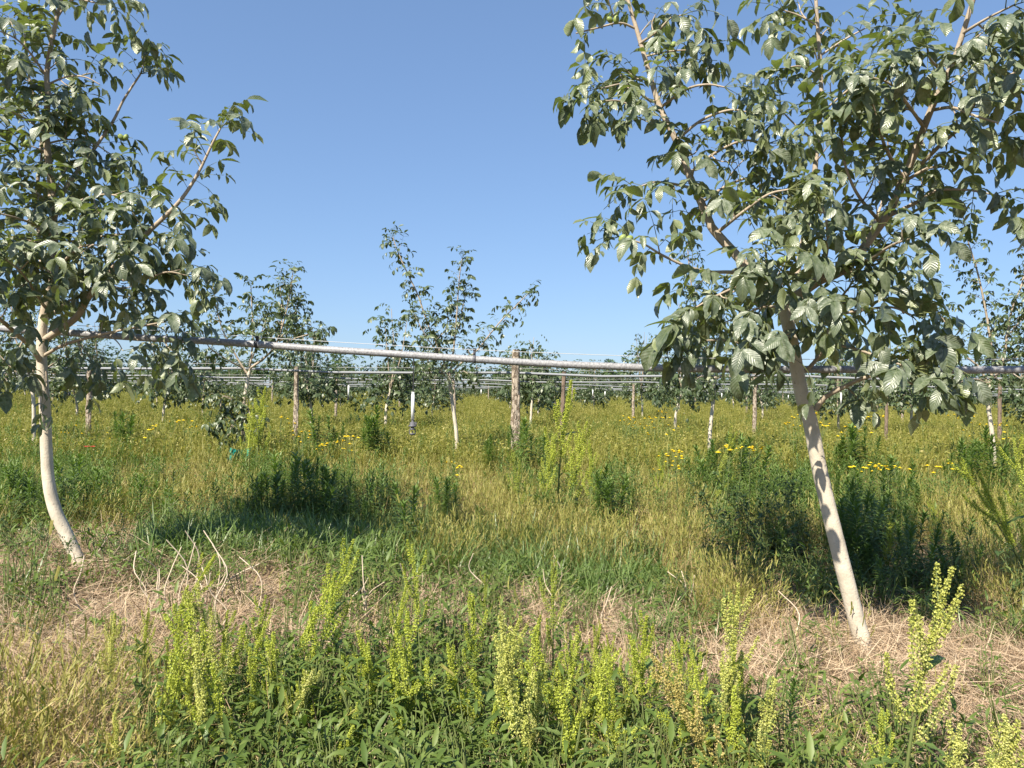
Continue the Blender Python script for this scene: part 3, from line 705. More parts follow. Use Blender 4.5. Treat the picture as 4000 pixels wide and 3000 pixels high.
second_row_tree((2775, 1790), 15.0, 'walnut tree with a pale slanting trunk, seen under and through the leaning near crown',
    [(2772, 1720), (2778, 1640), (2787, 1560), (2792, 1500), (2798, 1460)],
    [([(2798, 1460), (2770, 1380), (2740, 1290), (2720, 1200), (2700, 1110), (2690, 1020), (2685, 950)], .024, .12),
     ([(2800, 1460), (2800, 1380), (2815, 1290), (2820, 1200), (2830, 1130)], .022, .15),
     ([(2800, 1460), (2850, 1410), (2900, 1340), (2940, 1250), (2960, 1180)], .020, .2),
     ([(2760, 1380), (2720, 1340, -.4), (2680, 1300, -.6)], .012, .2),
     ([(2795, 1480), (2740, 1470, -.4), (2700, 1500, -.6)], .012, .15),
     ([(2795, 1480), (2850, 1470, -.4), (2900, 1490, -.6)], .012, .15)], 23)
second_row_tree((3888, 1822), 13.8, 'walnut tree with a thin leaning trunk at the right edge, tallest of the row behind',
    [(3880, 1740), (3868, 1640), (3860, 1580), (3862, 1530), (3868, 1500)],
    [([(3866, 1510), (3880, 1400), (3868, 1330), (3855, 1240), (3838, 1150), (3815, 1050), (3790, 970), (3770, 900), (3760, 820)], .026, .12),
     ([(3866, 1510), (3820, 1430), (3760, 1380), (3710, 1290), (3660, 1210), (3620, 1140), (3590, 1080)], .022, .25),
     ([(3870, 1510), (3920, 1400), (3935, 1300), (3955, 1200), (3985, 1130), (4010, 1040), (4040, 960)], .024, .15),
     ([(3930, 1320), (3990, 1250, .3), (4060, 1180, .4)], .014, .1),
     ([(3866, 1500), (3800, 1480, -.3), (3740, 1500, -.5), (3700, 1540, -.6)], .014, .2),
     ([(3870, 1480), (3930, 1450, -.3), (3990, 1480, -.5)], .014, .1),
     ([(3870, 1440), (3960, 1400, .3), (4050, 1380, .4)], .014, .1)], 24, (0.12, 0.3))
second_row_tree((135, 1660), 15.2, 'walnut tree at the left edge standing behind the bowed near trunk',
    [(132, 1600), (128, 1540), (120, 1480)],
    [([(120, 1480), (90, 1400), (60, 1320), (50, 1240), (40, 1160)], .022, .1),
     ([(120, 1480), (150, 1390), (170, 1300), (180, 1220)], .022, .1),
     ([(120, 1490), (60, 1450), (10, 1400), (-40, 1340)], .018, .1),
     ([(120, 1490), (180, 1440), (230, 1400), (260, 1330)], .018, .1)], 25)

# ---- copied trees of the farther rows: five shapes, shared meshes
def shape_tree(seed, H, nleaf, detail, wide=1.0):
    r = np.random.default_rng(seed); random.seed(seed)
    tm = MB(); cm = MB(); lean = r.normal() * 0.06
    fork = r.uniform(1.35, 1.75); top = np.array([lean * fork * 2, r.normal() * 0.05, fork])
    tube(tm, smooth_path([np.array([0, 0, -0.1]), np.array([lean * .5, 0, fork * .5]) + r.normal(size=3) * [.03, .03, 0], top], 7), np.linspace(0.05, 0.036, 7), 6)
    bm = MB(); pts = []
    for k in range(r.integers(3, 6)):
        az = k * 2.4 + r.uniform(0, 1.0); sp = r.uniform(0.08, 0.42); ln = (H - fork) * r.uniform(0.55, 1.0) if k else (H - fork)
        d = np.array([math.cos(az) * sp, math.sin(az) * sp, 1.0]); d = d / d[2]
        P = smooth_path([top, top + d * ln * .4 + r.normal(size=3) * .06, top + d * ln * 0.8 + np.array([0, 0, ln * .2])], 9)
        tube(bm, P, np.linspace(0.026, 0.008, 9), 5)
        for f in np.linspace(0.08, 1, max(5, int(ln / 0.16))):
            p = P[int(f * 8)] * (1 - 0) ; rad = (1.1 - f) * wide + 0.15
            for q in range(r.integers(1, 4)):
                a = r.uniform(0, 6.28); ex = r.uniform(0.1, 1) * rad
                pts.append((p + np.array([math.cos(a) * ex, math.sin(a) * ex, r.uniform(-.2, .25) - 0.25 * ex * r.random()]), a))
    for k in range(int(nleaf * 0.2)):
        a = r.uniform(0, 6.28); ex = r.uniform(0.2, 0.9)
        pts.append((top + np.array([math.cos(a) * ex, math.sin(a) * ex, r.uniform(-.45, .5)]), a))
    while len(pts) < nleaf:
        p, a = pts[r.integers(len(pts))]; pts.append((p + r.normal(size=3) * .13, a + r.normal()))
    for p, a in pts[:nleaf]:
        compound_leaf(cm, r.uniform(-40, 60), detail, 1.35 if detail == 0 else 1.0, p, a + r.normal() * .5)
    return tm.mesh('trunk', M_TRUNK), bm.mesh('branch', M_BRANCH), cm.mesh('crown', [M_LEAF_FAR, M_RACHIS])

SHAPES_A = [shape_tree(100 + k, h, 330, 0, .72) for k, h in enumerate((4.3, 3.9, 3.5, 4.0, 3.3))]
SHAPES_B = [shape_tree(140 + k, h, 380, 0, 1.2) for k, h in enumerate((4.2, 3.9, 3.5, 4.0, 3.3, 3.7))]
ORD = ['', 'first', 'second', 'third', 'fourth', 'fifth', 'sixth', 'seventh', 'eighth', 'ninth', 'tenth', 'eleventh', 'twelfth', 'thirteenth', 'fourteenth', 'fifteenth']
def copied_tree(shape, x, y, label, group, sc_=1.0, crown=True):
    e = empty('walnut_tree', (x, y, gnd(x, y)), label, 'tree', group)
    e.rotation_euler = (0, 0, random.uniform(0, 6.28)); e.scale = (sc_ * random.uniform(0.9, 1.15),) * 2 + (sc_,)
    put('trunk', shape[0], e); put('branch', shape[1], e); put('crown', shape[2], e)
random.seed(77)
third = [(300, 'half hidden behind the bowed near trunk'), (640, 'left of the tree with the forked cut top'), (1215, 'right of the tree with the forked cut top'), (1512, 'directly left of the hanging white sprinkler'),
         (2075, 'beside the thick bark post'), (2640, 'to the left of the slanting pale trunk'), (3275, 'right of the leaning near trunk'), (3560, 'far behind the low right boughs'), (4010, 'at the right edge of the field')]
for k, (px, where) in enumerate(third):
    d = 26.2 + random.uniform(-1.5, 1.5); p = at(px, 1550, d)
    copied_tree(SHAPES_A[k % 5], p[0], d, 'smaller walnut tree in the third row, ' + where, 'young walnut trees in the third row', random.uniform(0.88, 1.05))
for row in range(4, 13):
    D = ROWD + 10.6 * (row - 2); half = 0.70 * D; sp = 5.3; x = -half + random.uniform(0, sp)
    while x < half:
        if random.random() < 0.93:
            copied_tree(random.choice(SHAPES_B), x + random.uniform(-.3, .3), D + random.uniform(-.6, .6), f'small walnut tree in the distant {ORD[row]} row of the orchard', f'walnut trees in the distant {ORD[row]} row', random.uniform(0.82, 1.12))
        x += sp
# tall dark trees beyond the orchard
def dark_tree(seed, H):
    r = np.random.default_rng(seed); tm = MB(); tube(tm, np.array([[0, 0, -.2], [0, 0, H * .5], [0, 0, H * .8]]), [0.25, 0.18, 0.06], 6)
    cm = MB(); n = 900; c = []
    lobes = [(r.normal(size=3) * [H * .2, H * .2, H * .17] + [0, 0, H * .6], r.uniform(H * .14, H * .24)) for _ in range(11)]
    for q in range(n):
        L_, rr = lobes[q % 11]; u = norm(r.normal(size=3)); c.append(L_ + u * rr * r.uniform(.5, 1) ** .5)
    flakes(cm, np.array(c), r.uniform(.25, .6, n) * H / 8, nrm=norm(np.array(c) - [0, 0, H * .5]))
    return tm.mesh('trunk', M_POST2), cm.mesh('crown', M_WEEDD)
DARK = [dark_tree(200 + k, h) for k, h in enumerate((8, 9.5, 7))]
wr = np.random.default_rng(5)
for k in range(110):
    x = -200 + 400 * k / 109 + wr.uniform(-2, 2); y = 165 + wr.uniform(-8, 25)
    e = empty('woodland_tree', (x, y, 0), 'dark dense tree in the wood beyond the far end of the orchard', 'tree', 'trees beyond the orchard')
    s = wr.uniform(.7, 1.05); e.scale = (s * 1.3, s * 1.3, s); e.rotation_euler = (0, 0, wr.uniform(0, 6))
    put('trunk', DARK[k % 3][0], e); put('crown', DARK[k % 3][1], e)

# ------------------------------------------------------------------ posts
def post(px, ytop, d, wpx, label, mat=M_POST, split=0.0, lean=0.0, seed=0):
    top = at(px, ytop, d); x, y = top[0], top[1]; z = gnd(x, y); h = top[2] - z; r = wpx * d / FPX / 2
    rr = np.random.default_rng(seed); root = empty('wooden_post', (x, y, z), label, 'post', 'posts carrying the irrigation lines')
    mb = MB(); n = 16; t = np.linspace(0, 1, n)
    P = np.stack([lean * (t - 1) + rr.normal(size=n) * r * 0.08, np.zeros(n), -0.2 + (h + 0.2) * t], -1)
    tube(mb, P, r * (1.05 - 0.12 * t + rr.normal(size=n) * 0.04), 12, lump=0.16); put('shaft', mb.mesh('shaft', mat), root)
    if split:                                        # loose strip of bark and wood down one side
        mb = MB(); q = np.linspace(0.25, 0.62, 7) * h
        tube(mb, np.stack([np.full(7, r * 0.86) + rr.normal(size=7) * .006, np.full(7, -r * .45), q], -1), r * 0.30, 7, lump=0.3); put('bark_strip', mb.mesh('bark_strip', mat), root)
    return root, top
post(2016, 1366, 15.0, 33, 'thick post with peeling bark standing behind the near pipe, centre', split=1, seed=1)
post(2204, 1452, 19.0, 17, 'dark weathered post beside the thick bark post', M_POST2, lean=0.06, seed=2)
post(1159, 1432, 17.5, 19, 'forked grey post with a split top, left of the sprinkler', M_POST, split=1, seed=3)
post(350, 1440, 19.0, 20, 'rough post with flaking bark to the right of the bowed near trunk', M_POST, split=1, seed=4)
post(3464, 1500, 21.0, 13, 'thin dark post under the right near crown', M_POST2, seed=5)
post(3906, 1500, 21.0, 15, 'squat brown post behind the thin trunk at the right edge', M_POST2, seed=6)
post(2950, 1440, 24.0, 16, 'brown post left of the leaning near trunk, behind its fork', M_POST, seed=7)
post(1314, 1480, 30.0, 11, 'slim pale post between forked post and sprinkler', M_POST, seed=8)
post(2475, 1500, 34.0, 11, 'small post left of the slanting pale trunk, in the third row', M_POST, seed=9)
pr_ = np.random.default_rng(3)
for row in range(4, 11):
    D = ROWD + 10.6 * (row - 2) - 0.4; x = -0.68 * D + pr_.uniform(0, 10)
    while x < 0.68 * D:
        z = gnd(x, D); e = empty('wooden_post', (x, D, z), f'small wooden post far back in the {ORD[row]} row', 'post', f'posts in the distant {ORD[row]} row')
        mb = MB(); h = pr_.uniform(1.9, 2.25); tube(mb, np.array([[0, 0, -.1], [pr_.normal() * .02, 0, h * .5], [pr_.normal() * .04, 0, h]]), 0.062, 7, lump=.15)
        put('shaft', mb.mesh('shaft', M_POST), e); x += 21.2

# ------------------------------------------------------------------ irrigation lines
def pd(px): return 5.85 - 0.65 * px / 4000
pipe_px = [(-600, 1235), (-250, 1262), (0, 1283), (300, 1302), (560, 1320), (780, 1331), (1000, 1345), (1243, 1363), (1500, 1380), (1847, 1403), (2050, 1416), (2250, 1426), (2441, 1433), (2634, 1439), (2952, 1443), (3300, 1443), (3663, 1446), (3995, 1444), (4300, 1440), (4700, 1430)]
P = smooth_path([at(x, y, pd(x)) for x, y in pipe_px], 140)
c0 = P[len(P) // 2].copy()
proot = empty('irrigation_pipe', tuple(c0), 'thick dusty grey pipe sagging across the picture in front', 'pipe', 'irrigation pipes hung along the rows')
mb = MB(); tube(mb, P - c0, 0.0262, 14); put('pipe', mb.mesh('pipe', M_PIPE), proot)
wire_px = [(-600, 1215), (0, 1256), (410, 1277), (560, 1288), (1000, 1316), (1250, 1332), (1500, 1347), (1850, 1366), (2250, 1383), (2634, 1396), (2950, 1402), (3300, 1404), (3663, 1406), (4000, 1402), (4700, 1392)]
Wp = smooth_path([at(x, y, pd(x) + .01) for x, y in wire_px], 90)
mb = MB(); tube(mb, Wp, 0.0021, 5, cap=False)
tag(put('support_wire', mb.mesh('support_wire', M_WIRE)), 'thin steel wire strung just above the thick near pipe', 'wire', 'wires above the pipes')
def hang(px, mat=M_BLACK):
    i = int(np.argmin([abs((p - CAM) @ _r / ((p - CAM) @ _f) * FPX + 2000 - px) for p in P])); p = P[i] - c0
    j = int(np.argmin(np.abs(Wp[:, 0] - P[i, 0]))); h = Wp[j, 2] - P[i, 2]
    mb = MB(); a = np.linspace(0, 2 * math.pi, 13); ring = np.array([[0, .0278 * math.cos(t), .0278 * math.sin(t)] for t in a])
    V = []; wd = 0.010
    for t in a: V += [[-wd, .0275 * math.cos(t), .0275 * math.sin(t)], [wd, .0275 * math.cos(t), .0275 * math.sin(t)], [wd, .0305 * math.cos(t), .0305 * math.sin(t)], [-wd, .0305 * math.cos(t), .0305 * math.sin(t)]]
    q = []
    for k in range(12):
        for e in range(4): q.append((k * 4 + e, k * 4 + (e + 1) % 4, k * 4 + 4 + (e + 1) % 4, k * 4 + 4 + e))
    mb.add(np.array(V) + p, q=q); box(mb, p + np.array([0, 0, .0295 + (h - .02) / 2]), (.018, .008, max(h - .022, .01))); box(mb, p + np.array([0, 0, h]), (.024, .013, .014))
    put('hanger_clip', mb.mesh('hanger_clip', mat), proot)
for px in (-200, 998, 1850, 2955, 4200): hang(px, M_GREYP if px == 1850 else M_BLACK)

def sprinkler(top, hose_len, tube_len, label, group, rad=0.0125, k=1.0, full=True):
    """hose clipped to a pipe, white weight tube, black head with a splash plate on side arms"""
    e = empty('hanging_sprinkler', tuple(top), label, 'sprinkler', group)
    mb = MB(); tube(mb, np.array([[0, 0, 0.0], [0.003, 0, -hose_len * .5], [0, 0, -hose_len]]), 0.0042 * k, 7); put('hose', mb.mesh('hose', M_BLACK), e)
    z = -hose_len; mb = MB()
    lathe(mb, [(.001, z + .003), (rad * .72, z + .003), (rad * .72, z - .014), (rad, z - .016), (rad, z - tube_len), (.001, z - tube_len)], sides=14)
    put('weight_tube', mb.mesh('weight_tube', M_WHITE), e)
    z -= tube_len; mb = MB()
    lathe(mb, [(.001, z), (.008, z), (.008, z - .018), (.019, z - .019), (.020, z - .040), (.028, z - .042), (.030, z - .050), (.013, z - .054), (.011, z - .062), (.021, z - .066), (.021, z - .074), (.001, z - .076)], sides=16)
    if full:
        box(mb, (.026, 0, z - .032), (.007, .012, .026)); box(mb, (.022, 0, z - .020), (.016, .012, .005))
        for sx in (-1, 1): tube(mb, np.array([[sx * .018, 0, z - .066], [sx * .022, 0, z - .085], [sx * .020, 0, z - .103], [sx * .012, 0, z - .112]]), .0034, 6)
        tube(mb, np.array([[0, 0, z - .108], [0, 0, z - .086]]), .0035, 6)
        lathe(mb, [(.001, z - .098), (.019, z - .100), (.020, z - .104), (.012, z - .113), (.001, z - .116)], sides=14)
    put('sprinkler_head', mb.mesh('sprinkler_head', M_GREYP if full else M_BLACK), e)
    return e
i = int(np.argmin([abs((p - CAM) @ _r / ((p - CAM) @ _f) * FPX + 2000 - 1615) for p in P])); top = P[i] - np.array([0, 0, .0255])
sprinkler(top, 0.245, 0.197, 'hanging sprinkler with white weight tube below the near pipe', 'sprinklers hung from the pipes')

row_noise = np.random.default_rng(8)
for row in range(2, 15):
    D = ROWD + 10.6 * (row - 2) - 0.25; half = 0.74 * D + 3; n = int(half * 2 / 1.8) + 2; hz = {2: 1.86, 3: 1.84, 4: 1.80}.get(row, 1.74 + .02 * row_noise.normal())
    x = np.linspace(-half, half, n); z = hz + 0.03 * np.sin(x * 2 * math.pi / 5.3 + row) + 0.05 * (vnoise(x * .1, x * 0 + row, 2) - .5)
    y = D + 0.08 * np.sin(x * .6 + row)
    mb = MB(); tube(mb, np.stack([x, y, z], -1), 0.025 if row < 5 else 0.03, 8 if row < 4 else 5)
    tag(put('irrigation_pipe', mb.mesh('irrigation_pipe', M_PIPE_FAR)), f'thin pale grey pipe along the {ORD[row]} row of trees' if row < 15 else '', 'pipe', 'irrigation pipes hung along the rows')
    if row < 5:
        mb = MB(); tube(mb, np.stack([x, y, z + 0.10], -1), 0.0032, 4, cap=False)
        tag(put('support_wire', mb.mesh('support_wire', M_WIRE)), f'thin wire above the pipe of the {ORD[row]} row', 'wire', 'wires above the pipes')
far_s = [(270, 2), (781, 3), (1362, 2), (2316, 3), (2364, 4), (3286, 2), (3666, 2), (1560, 4), (1690, 5), (1240, 4), (3840, 3), (2820, 4), (620, 3), (520, 4), (2520, 5), (3080, 5), (3420, 4), (1880, 4), (2100, 5), (980, 5)]
for k, (px, row) in enumerate(far_s):
    D = ROWD + 10.6 * (row - 2) - .25; p = at(px, 1500, D); hz = {2: 1.86, 3: 1.84, 4: 1.80}.get(row, 1.75)
    near = {270: 'behind the low left crown', 1362: 'left of the near hanging sprinkler', 3286: 'behind the fork of the leaning near trunk', 3666: 'under the drooping right near boughs',
            781: 'left of the forked cut-top tree', 2316: 'right of the dark weathered post', 3840: 'beside the thin trunk at the right', 620: 'near the left third-row tree'}.get(px)
    lab = f'small white sprinkler tube in row {row}, {near}' if near else f'tiny white sprinkler tube hanging far back in the {ORD[row]} row'
    sprinkler((p[0], D, hz - .02), 0.24 if row > 2 else .28, 0.22, lab, 'sprinklers hung from the pipes', 0.016 if row < 4 else .022, 1.3, False)

# ------------------------------------------------------------------ ground cover nobody could count
def scatter(name, label, protos, xy, size, tilt=0.12, idx=None, zoff=0.0, pick=None):
    """one object of kind stuff: tufts set on points by geometry nodes"""
    n = len(xy)
    pts = np.stack([xy[:, 0], xy[:, 1], gz(xy[:, 0], xy[:, 1]) + zoff], -1)
    me = bpy.data.meshes.new(name); me.vertices.add(n); me.vertices.foreach_set('co', pts.astype(np.float32).ravel())
    rot = np.stack([rng.normal(size=n) * tilt, rng.normal(size=n) * tilt, rng.uniform(0, 6.283, n)], -1)
    a = me.attributes.new('rot', 'FLOAT_VECTOR', 'POINT'); a.data.foreach_set('vector', rot.astype(np.float32).ravel())
    a = me.attributes.new('scl', 'FLOAT', 'POINT'); a.data.foreach_set('value', np.broadcast_to(size, n).astype(np.float32))
    a = me.attributes.new('pick', 'INT', 'POINT'); a.data.foreach_set('value', (rng.integers(0, len(protos), n) if pick is None else pick).astype(np.int32))
    col = bpy.data.collections.new(name + '_tufts')
    for k, p in enumerate(protos):
        o = bpy.data.objects.new(f'{name}_tuft_{k:02d}', p); col.objects.link(o)
    o = put(name, me); tag(o, label, name.replace('_', ' '), kind='stuff')
    g = bpy.data.node_groups.new(name, 'GeometryNodeTree')
    g.interface.new_socket('Geometry', in_out='INPUT', socket_type='NodeSocketGeometry')
    g.interface.new_socket('Geometry', in_out='OUTPUT', socket_type='NodeSocketGeometry')
    gi = g.nodes.new('NodeGroupInput'); go = g.nodes.new('NodeGroupOutput')
    iop = g.nodes.new('GeometryNodeInstanceOnPoints'); ci = g.nodes.new('GeometryNodeCollectionInfo')
    ci.inputs['Collection'].default_value = col; ci.inputs['Separate Children'].default_value = True; ci.inputs['Reset Children'].default_value = True
    def na(nm, ty):
        q = g.nodes.new('GeometryNodeInputNamedAttribute'); q.data_type = ty; q.inputs[0].default_value = nm
        return [s for s in q.outputs if s.enabled and s.name == 'Attribute'][0]
    e2r = g.nodes.new('FunctionNodeEulerToRotation')
    lk = g.links.new
    lk(gi.outputs[0], iop.inputs['Points']); lk(ci.outputs[0], iop.inputs['Instance']); iop.inputs['Pick Instance'].default_value = True
    lk(na('pick', 'INT'), iop.inputs['Instance Index']); lk(na('rot', 'FLOAT_VECTOR'), e2r.inputs[0]); lk(e2r.outputs[0], iop.inputs['Rotation'])
    lk(na('scl', 'FLOAT'), iop.inputs['Scale']); lk(iop.outputs[0], go.inputs[0])
    md = o.modifiers.new('scatter', 'NODES'); md.node_group = g
    return o

def grass_tuft(n, h, wd, spread, lean, curl, mat, ts=(0, .3, .6, .85, 1), ws=(.8, 1, .85, .5, .05), seeds=0.0, mat2=None, m2p=0.0):
    mb = MB(); az = rng.uniform(0, 6.283, n); rr = spread * np.sqrt(rng.random(n)); a2 = rng.uniform(0, 6.283, n)
    base = np.stack([rr * np.cos(a2), rr * np.sin(a2), np.full(n, -0.01)], -1)
    th = rng.uniform(0.02, lean, n); dirh = np.stack([np.cos(az), np.sin(az), np.zeros(n)], -1)
    d = np.sin(th)[:, None] * dirh + np.cos(th)[:, None] * np.array([0, 0, 1.0]); L = rng.uniform(h[0], h[1], n)
    m = (rng.random(n) < m2p).astype(int)
    for k in (0, 1):
        s = m == k
        if s.any(): strips(mb, base[s], d[s], -dirh[s], L[s], rng.uniform(wd[0], wd[1], s.sum()), rng.uniform(curl[0], curl[1], s.sum()), ts=ts, ws=ws, across=2, m=k)
    if seeds:
        s = rng.random(n) < seeds; k = s.sum()
        if k:
            c = rng.uniform(curl[0], curl[1], k) * 0.4
            tip = base[s] + d[s] * (L[s] * 0.93)[:, None]
            for q in range(5):
                strips(mb, tip + d[s] * (q * 0.016), d[s] + rng.normal(size=(k, 3)) * .22, -dirh[s], 0.032, 0.006, 0.2, ts=(0, .5, 1), ws=(.3, 1, .1), across=2, m=(1 if mat2 else 0))
    return mb.mesh('tuft', [mat] + ([mat2] if mat2 else []))

def straw_patch(n, L, rad, mat, lift=0.05):
    mb = MB(); az = rng.normal(size=n) * 0.6 + rng.uniform(0, 6.28); el = rng.normal(size=n) * 0.16 + 0.05
    base = np.stack([rng.normal(size=n) * rad, rng.normal(size=n) * rad, rng.uniform(0, lift, n)], -1)
    d = np.stack([np.cos(az) * np.cos(el), np.sin(az) * np.cos(el), np.sin(el)], -1)
    strips(mb, base, d, rng.normal(size=(n, 3)) * .4 + [0, 0, 1.0], rng.uniform(L[0], L[1], n), rng.uniform(.0012, .0034, n), rng.normal(size=n) * .5, ts=(0, .35, .7, 1), ws=(1, 1, .9, .5), across=2)
    return mb.mesh('tuft', mat)

def broad_weed(n, L, h, mat, narrow=0.45, spread=0.10):
    mb = MB(); az = rng.uniform(0, 6.283, n); z = h * rng.random(n) ** 1.1; rr = spread * np.sqrt(rng.random(n)) * (1.1 - 0.5 * z / h)
    a2 = az + rng.normal(size=n) * .6
    base = np.stack([rr * np.cos(a2), rr * np.sin(a2), z], -1); el = rng.uniform(-.1, 1.0, n)
    d = np.stack([np.cos(az) * np.cos(el), np.sin(az) * np.cos(el), np.sin(el)], -1); l = rng.uniform(L[0], L[1], n)
    strips(mb, base, d, [0, 0, 1.0], l, l * rng.uniform(narrow * .7, narrow * 1.2, n), rng.uniform(.3, 1.4, n), rng.uniform(.1, .5, n), ts=(0, .3, .65, 1), ws=(.15, .95, .8, .05), wave=.15)
    for k in range(max(2, n // 9)):
        q = rng.normal(size=2) * spread * .4; tube(mb, np.array([[q[0] * .4, q[1] * .4, 0], [q[0] * .8, q[1] * .8, h * .5], [q[0], q[1], h * rng.uniform(.7, 1)]]), .0022, 4, m=1, cap=False)
    return mb.mesh('tuft', [mat, M_STEM])

def whorl_stem(mb, h, n, L, W, lean=0.05, top=0.55, m_l=0, m_s=1, off=(0, 0), low=0.12):
    """upright stem clothed in narrow spiralling leaves (horseweed)"""
    az0 = rng.uniform(0, 6.28); tipx = rng.normal(size=2) * lean * h
    f = low + (1 - low) * (np.arange(n) / (n - 1)); az = az0 + np.arange(n) * 2.4 + rng.normal(size=n) * .2
    base = np.stack([off[0] + tipx[0] * f ** 1.5, off[1] + tipx[1] * f ** 1.5, f * h], -1)
    el = 0.15 + 0.95 * f ** 2.2 + rng.normal(size=n) * .15
    d = np.stack([np.cos(az) * np.cos(el), np.sin(az) * np.cos(el), np.sin(el)], -1)
    l = L * (0.45 + 1.1 * np.sin(np.pi * np.clip(f, 0, 1) ** .9 * 0.82 + .25)) / 1.5 * rng.uniform(.8, 1.2, n)
    strips(mb, base, d, [0, 0, 1.0], l, W * rng.uniform(.75, 1.2, n), rng.uniform(.5, 1.5, n) * (1 - .45 * f), rng.uniform(.1, .4, n), ts=(0, .25, .6, .85, 1), ws=(.4, .95, .85, .45, .05), rnd=np.clip(.25 + .6 * f + rng.normal(size=n) * .15, 0, 1), m=m_l)
    q = np.linspace(0, 1, 6); tube(mb, np.stack([off[0] + tipx[0] * q ** 1.5, off[1] + tipx[1] * q ** 1.5, q * h], -1), np.linspace(.0045, .002, 6), 5, m=m_s, cap=False)

def cluster_tuft(kind):
    mb = MB()
    if kind == 'hw':
        for k in range(3):
            whorl_stem(mb, rng.uniform(.22, .58), 40, .105, .016, off=rng.normal(size=2) * .09)
    return mb.mesh('tuft', [M_HW, M_STEM])

def field(n, d0, d1, power=1.0, half=0.82):
    """points spread evenly over the picture between two distances (denser near the camera)"""
    u = rng.random(n)
    if power == 1.0: d = d0 * (d1 / d0) ** u
    else:
        e = 2 - power if power != 2 else 1e-6
        d = (d0 ** e + u * (d1 ** e - d0 ** e)) ** (1 / e)
    x = rng.uniform(-1, 1, n) * (half * d + 0.8)
    return np.stack([x, d], -1)

def clump(x, y, s, seed, lo, hi):
    return np.clip((fnoise(x * s, y * s, seed) - lo) / (hi - lo), 0, 1)

def keep(xy, prob):
    return xy[rng.random(len(xy)) < prob]

def straw_zone(x, y):
    """the dry strip mown along the near row of trees (1 inside)"""
    c0_ = 4.75 - 0.16 * (x + 0.5); wdt = 0.85 + 0.5 * clump(x, y, .7, 31, .3, .7)
    return np.exp(-((y - c0_) / wdt) ** 4) * (0.75 + .25 * clump(x, y, 1.4, 33, .3, .55))

def green_zone(x, y):
    c0_ = 6.75 - 0.10 * x; return np.exp(-((y - c0_) / 0.95) ** 4) * np.clip((2.3 - np.abs(x + 0.9)) / .7, 0, 1)

def proj(xy, z=.25):
    v = np.stack([xy[:, 0] - CAM[0], xy[:, 1] - CAM[1], np.full(len(xy), z) - CAM[2]], -1); w_ = np.maximum(v @ _f, .1)
    return v @ _r / w_ * FPX + 2000, 1500 - v @ _u / w_ * FPX

GOLDEN = [(1500, 1800, 330, 90), (1850, 1880, 260, 120), (2330, 1800, 330, 80), (2330, 2060, 330, 90), (1980, 2000, 230, 90), (800, 1850, 170, 120), (3780, 1960, 170, 130), (3500, 1720, 330, 60), (480, 1960, 170, 80), (620, 1740, 200, 50), (1250, 1720, 250, 40), (2880, 2250, 150, 70), (1750, 2100, 150, 60), (3940, 2200, 150, 110), (2550, 1900, 160, 90), (2700, 2080, 100, 80)]
def golden(xy):
    px, py = proj(xy); px = px + 120 * (fnoise(xy[:, 0] * 1.3, xy[:, 1] * 1.3, 91) - .5) * 2; py = py + 50 * (fnoise(xy[:, 0] * 1.3, xy[:, 1] * 1.3, 92) - .5) * 2
    g = np.zeros(len(xy))
    for cx, cy, sx, sy in GOLDEN: g = np.maximum(g, np.exp(-(((px - cx) / sx) ** 2 + ((py - cy) / sy) ** 2) ** 2))
    return g

STRAW = [straw_patch(70, (.10, .38), .14, M_STRAW) for k in range(5)]
STUB = [grass_tuft(30, (.05, .20), (.0016, .0035), .09, .8, (.0, .9), M_STRAW, ts=(0, .5, 1), ws=(1, .9, .5)) for k in range(3)]
GREEN = [grass_tuft(22, (.16, .40), (.006, .013), .08, .55, (.4, 1.7), M_GRASS) for k in range(5)]
THIN = [grass_tuft(30, (.12, .36), (.003, .006), .13, .9, (.3, 2.0), M_GRASSY, mat2=M_DRY, m2p=.25) for k in range(4)]
GOLD = [grass_tuft(34, (.12, .44), (.002, .004), .14, .9, (.2, 2.0), M_DRY, seeds=.6, mat2=M_GRASSY, m2p=.10) for k in range(5)]
BROAD = [broad_weed(46, (.02, .055), .20, M_WEED) for k in range(3)] + [broad_weed(46, (.03, .08), .30, M_WEED, .26, .10) for k in range(3)]
HWT = [cluster_tuft('hw') for k in range(6)]

# dead straw and stubble of the dry strip, and thinner everywhere near
xy = field(9000, 2.2, 9.0, 1.0)
pr = np.clip(straw_zone(xy[:, 0], xy[:, 1]) + 0.16 + 0.25 * (xy[:, 1] < 4) * clump(xy[:, 0], xy[:, 1], .8, 12, .4, .6), 0, 1)
a = keep(xy, pr * (.12 + .34 * clump(xy[:, 0], xy[:, 1], 1.6, 15, .38, .55)))
scatter('straw_litter', 'tan flattened straw lying over the ground along the near tree row', STRAW, a, rng.uniform(.7, 1.25, len(a)), .10, zoff=.01)
xy = field(9000, 2.2, 8.0, 1.0)
a = keep(xy, .5 * np.clip(straw_zone(xy[:, 0], xy[:, 1]), 0, 1) * clump(xy[:, 0], xy[:, 1], 1.1, 14, .35, .6) + .05)
scatter('dry_stubble', 'short dead stubble standing in the straw', STUB, a, rng.uniform(.7, 1.3, len(a)), .15)
# lush green grass behind the straw
xy = field(16000, 4.6, 10.0, 1.0)
a = keep(xy, np.clip(green_zone(xy[:, 0], xy[:, 1]) * .8 + .05 * clump(xy[:, 0], xy[:, 1], 1.2, 44, .5, .65), 0, 1))
scatter('green_grass', 'lush blue-green grass growing behind the dry straw strip', GREEN, a, rng.uniform(.7, 1.15, len(a)), .12)
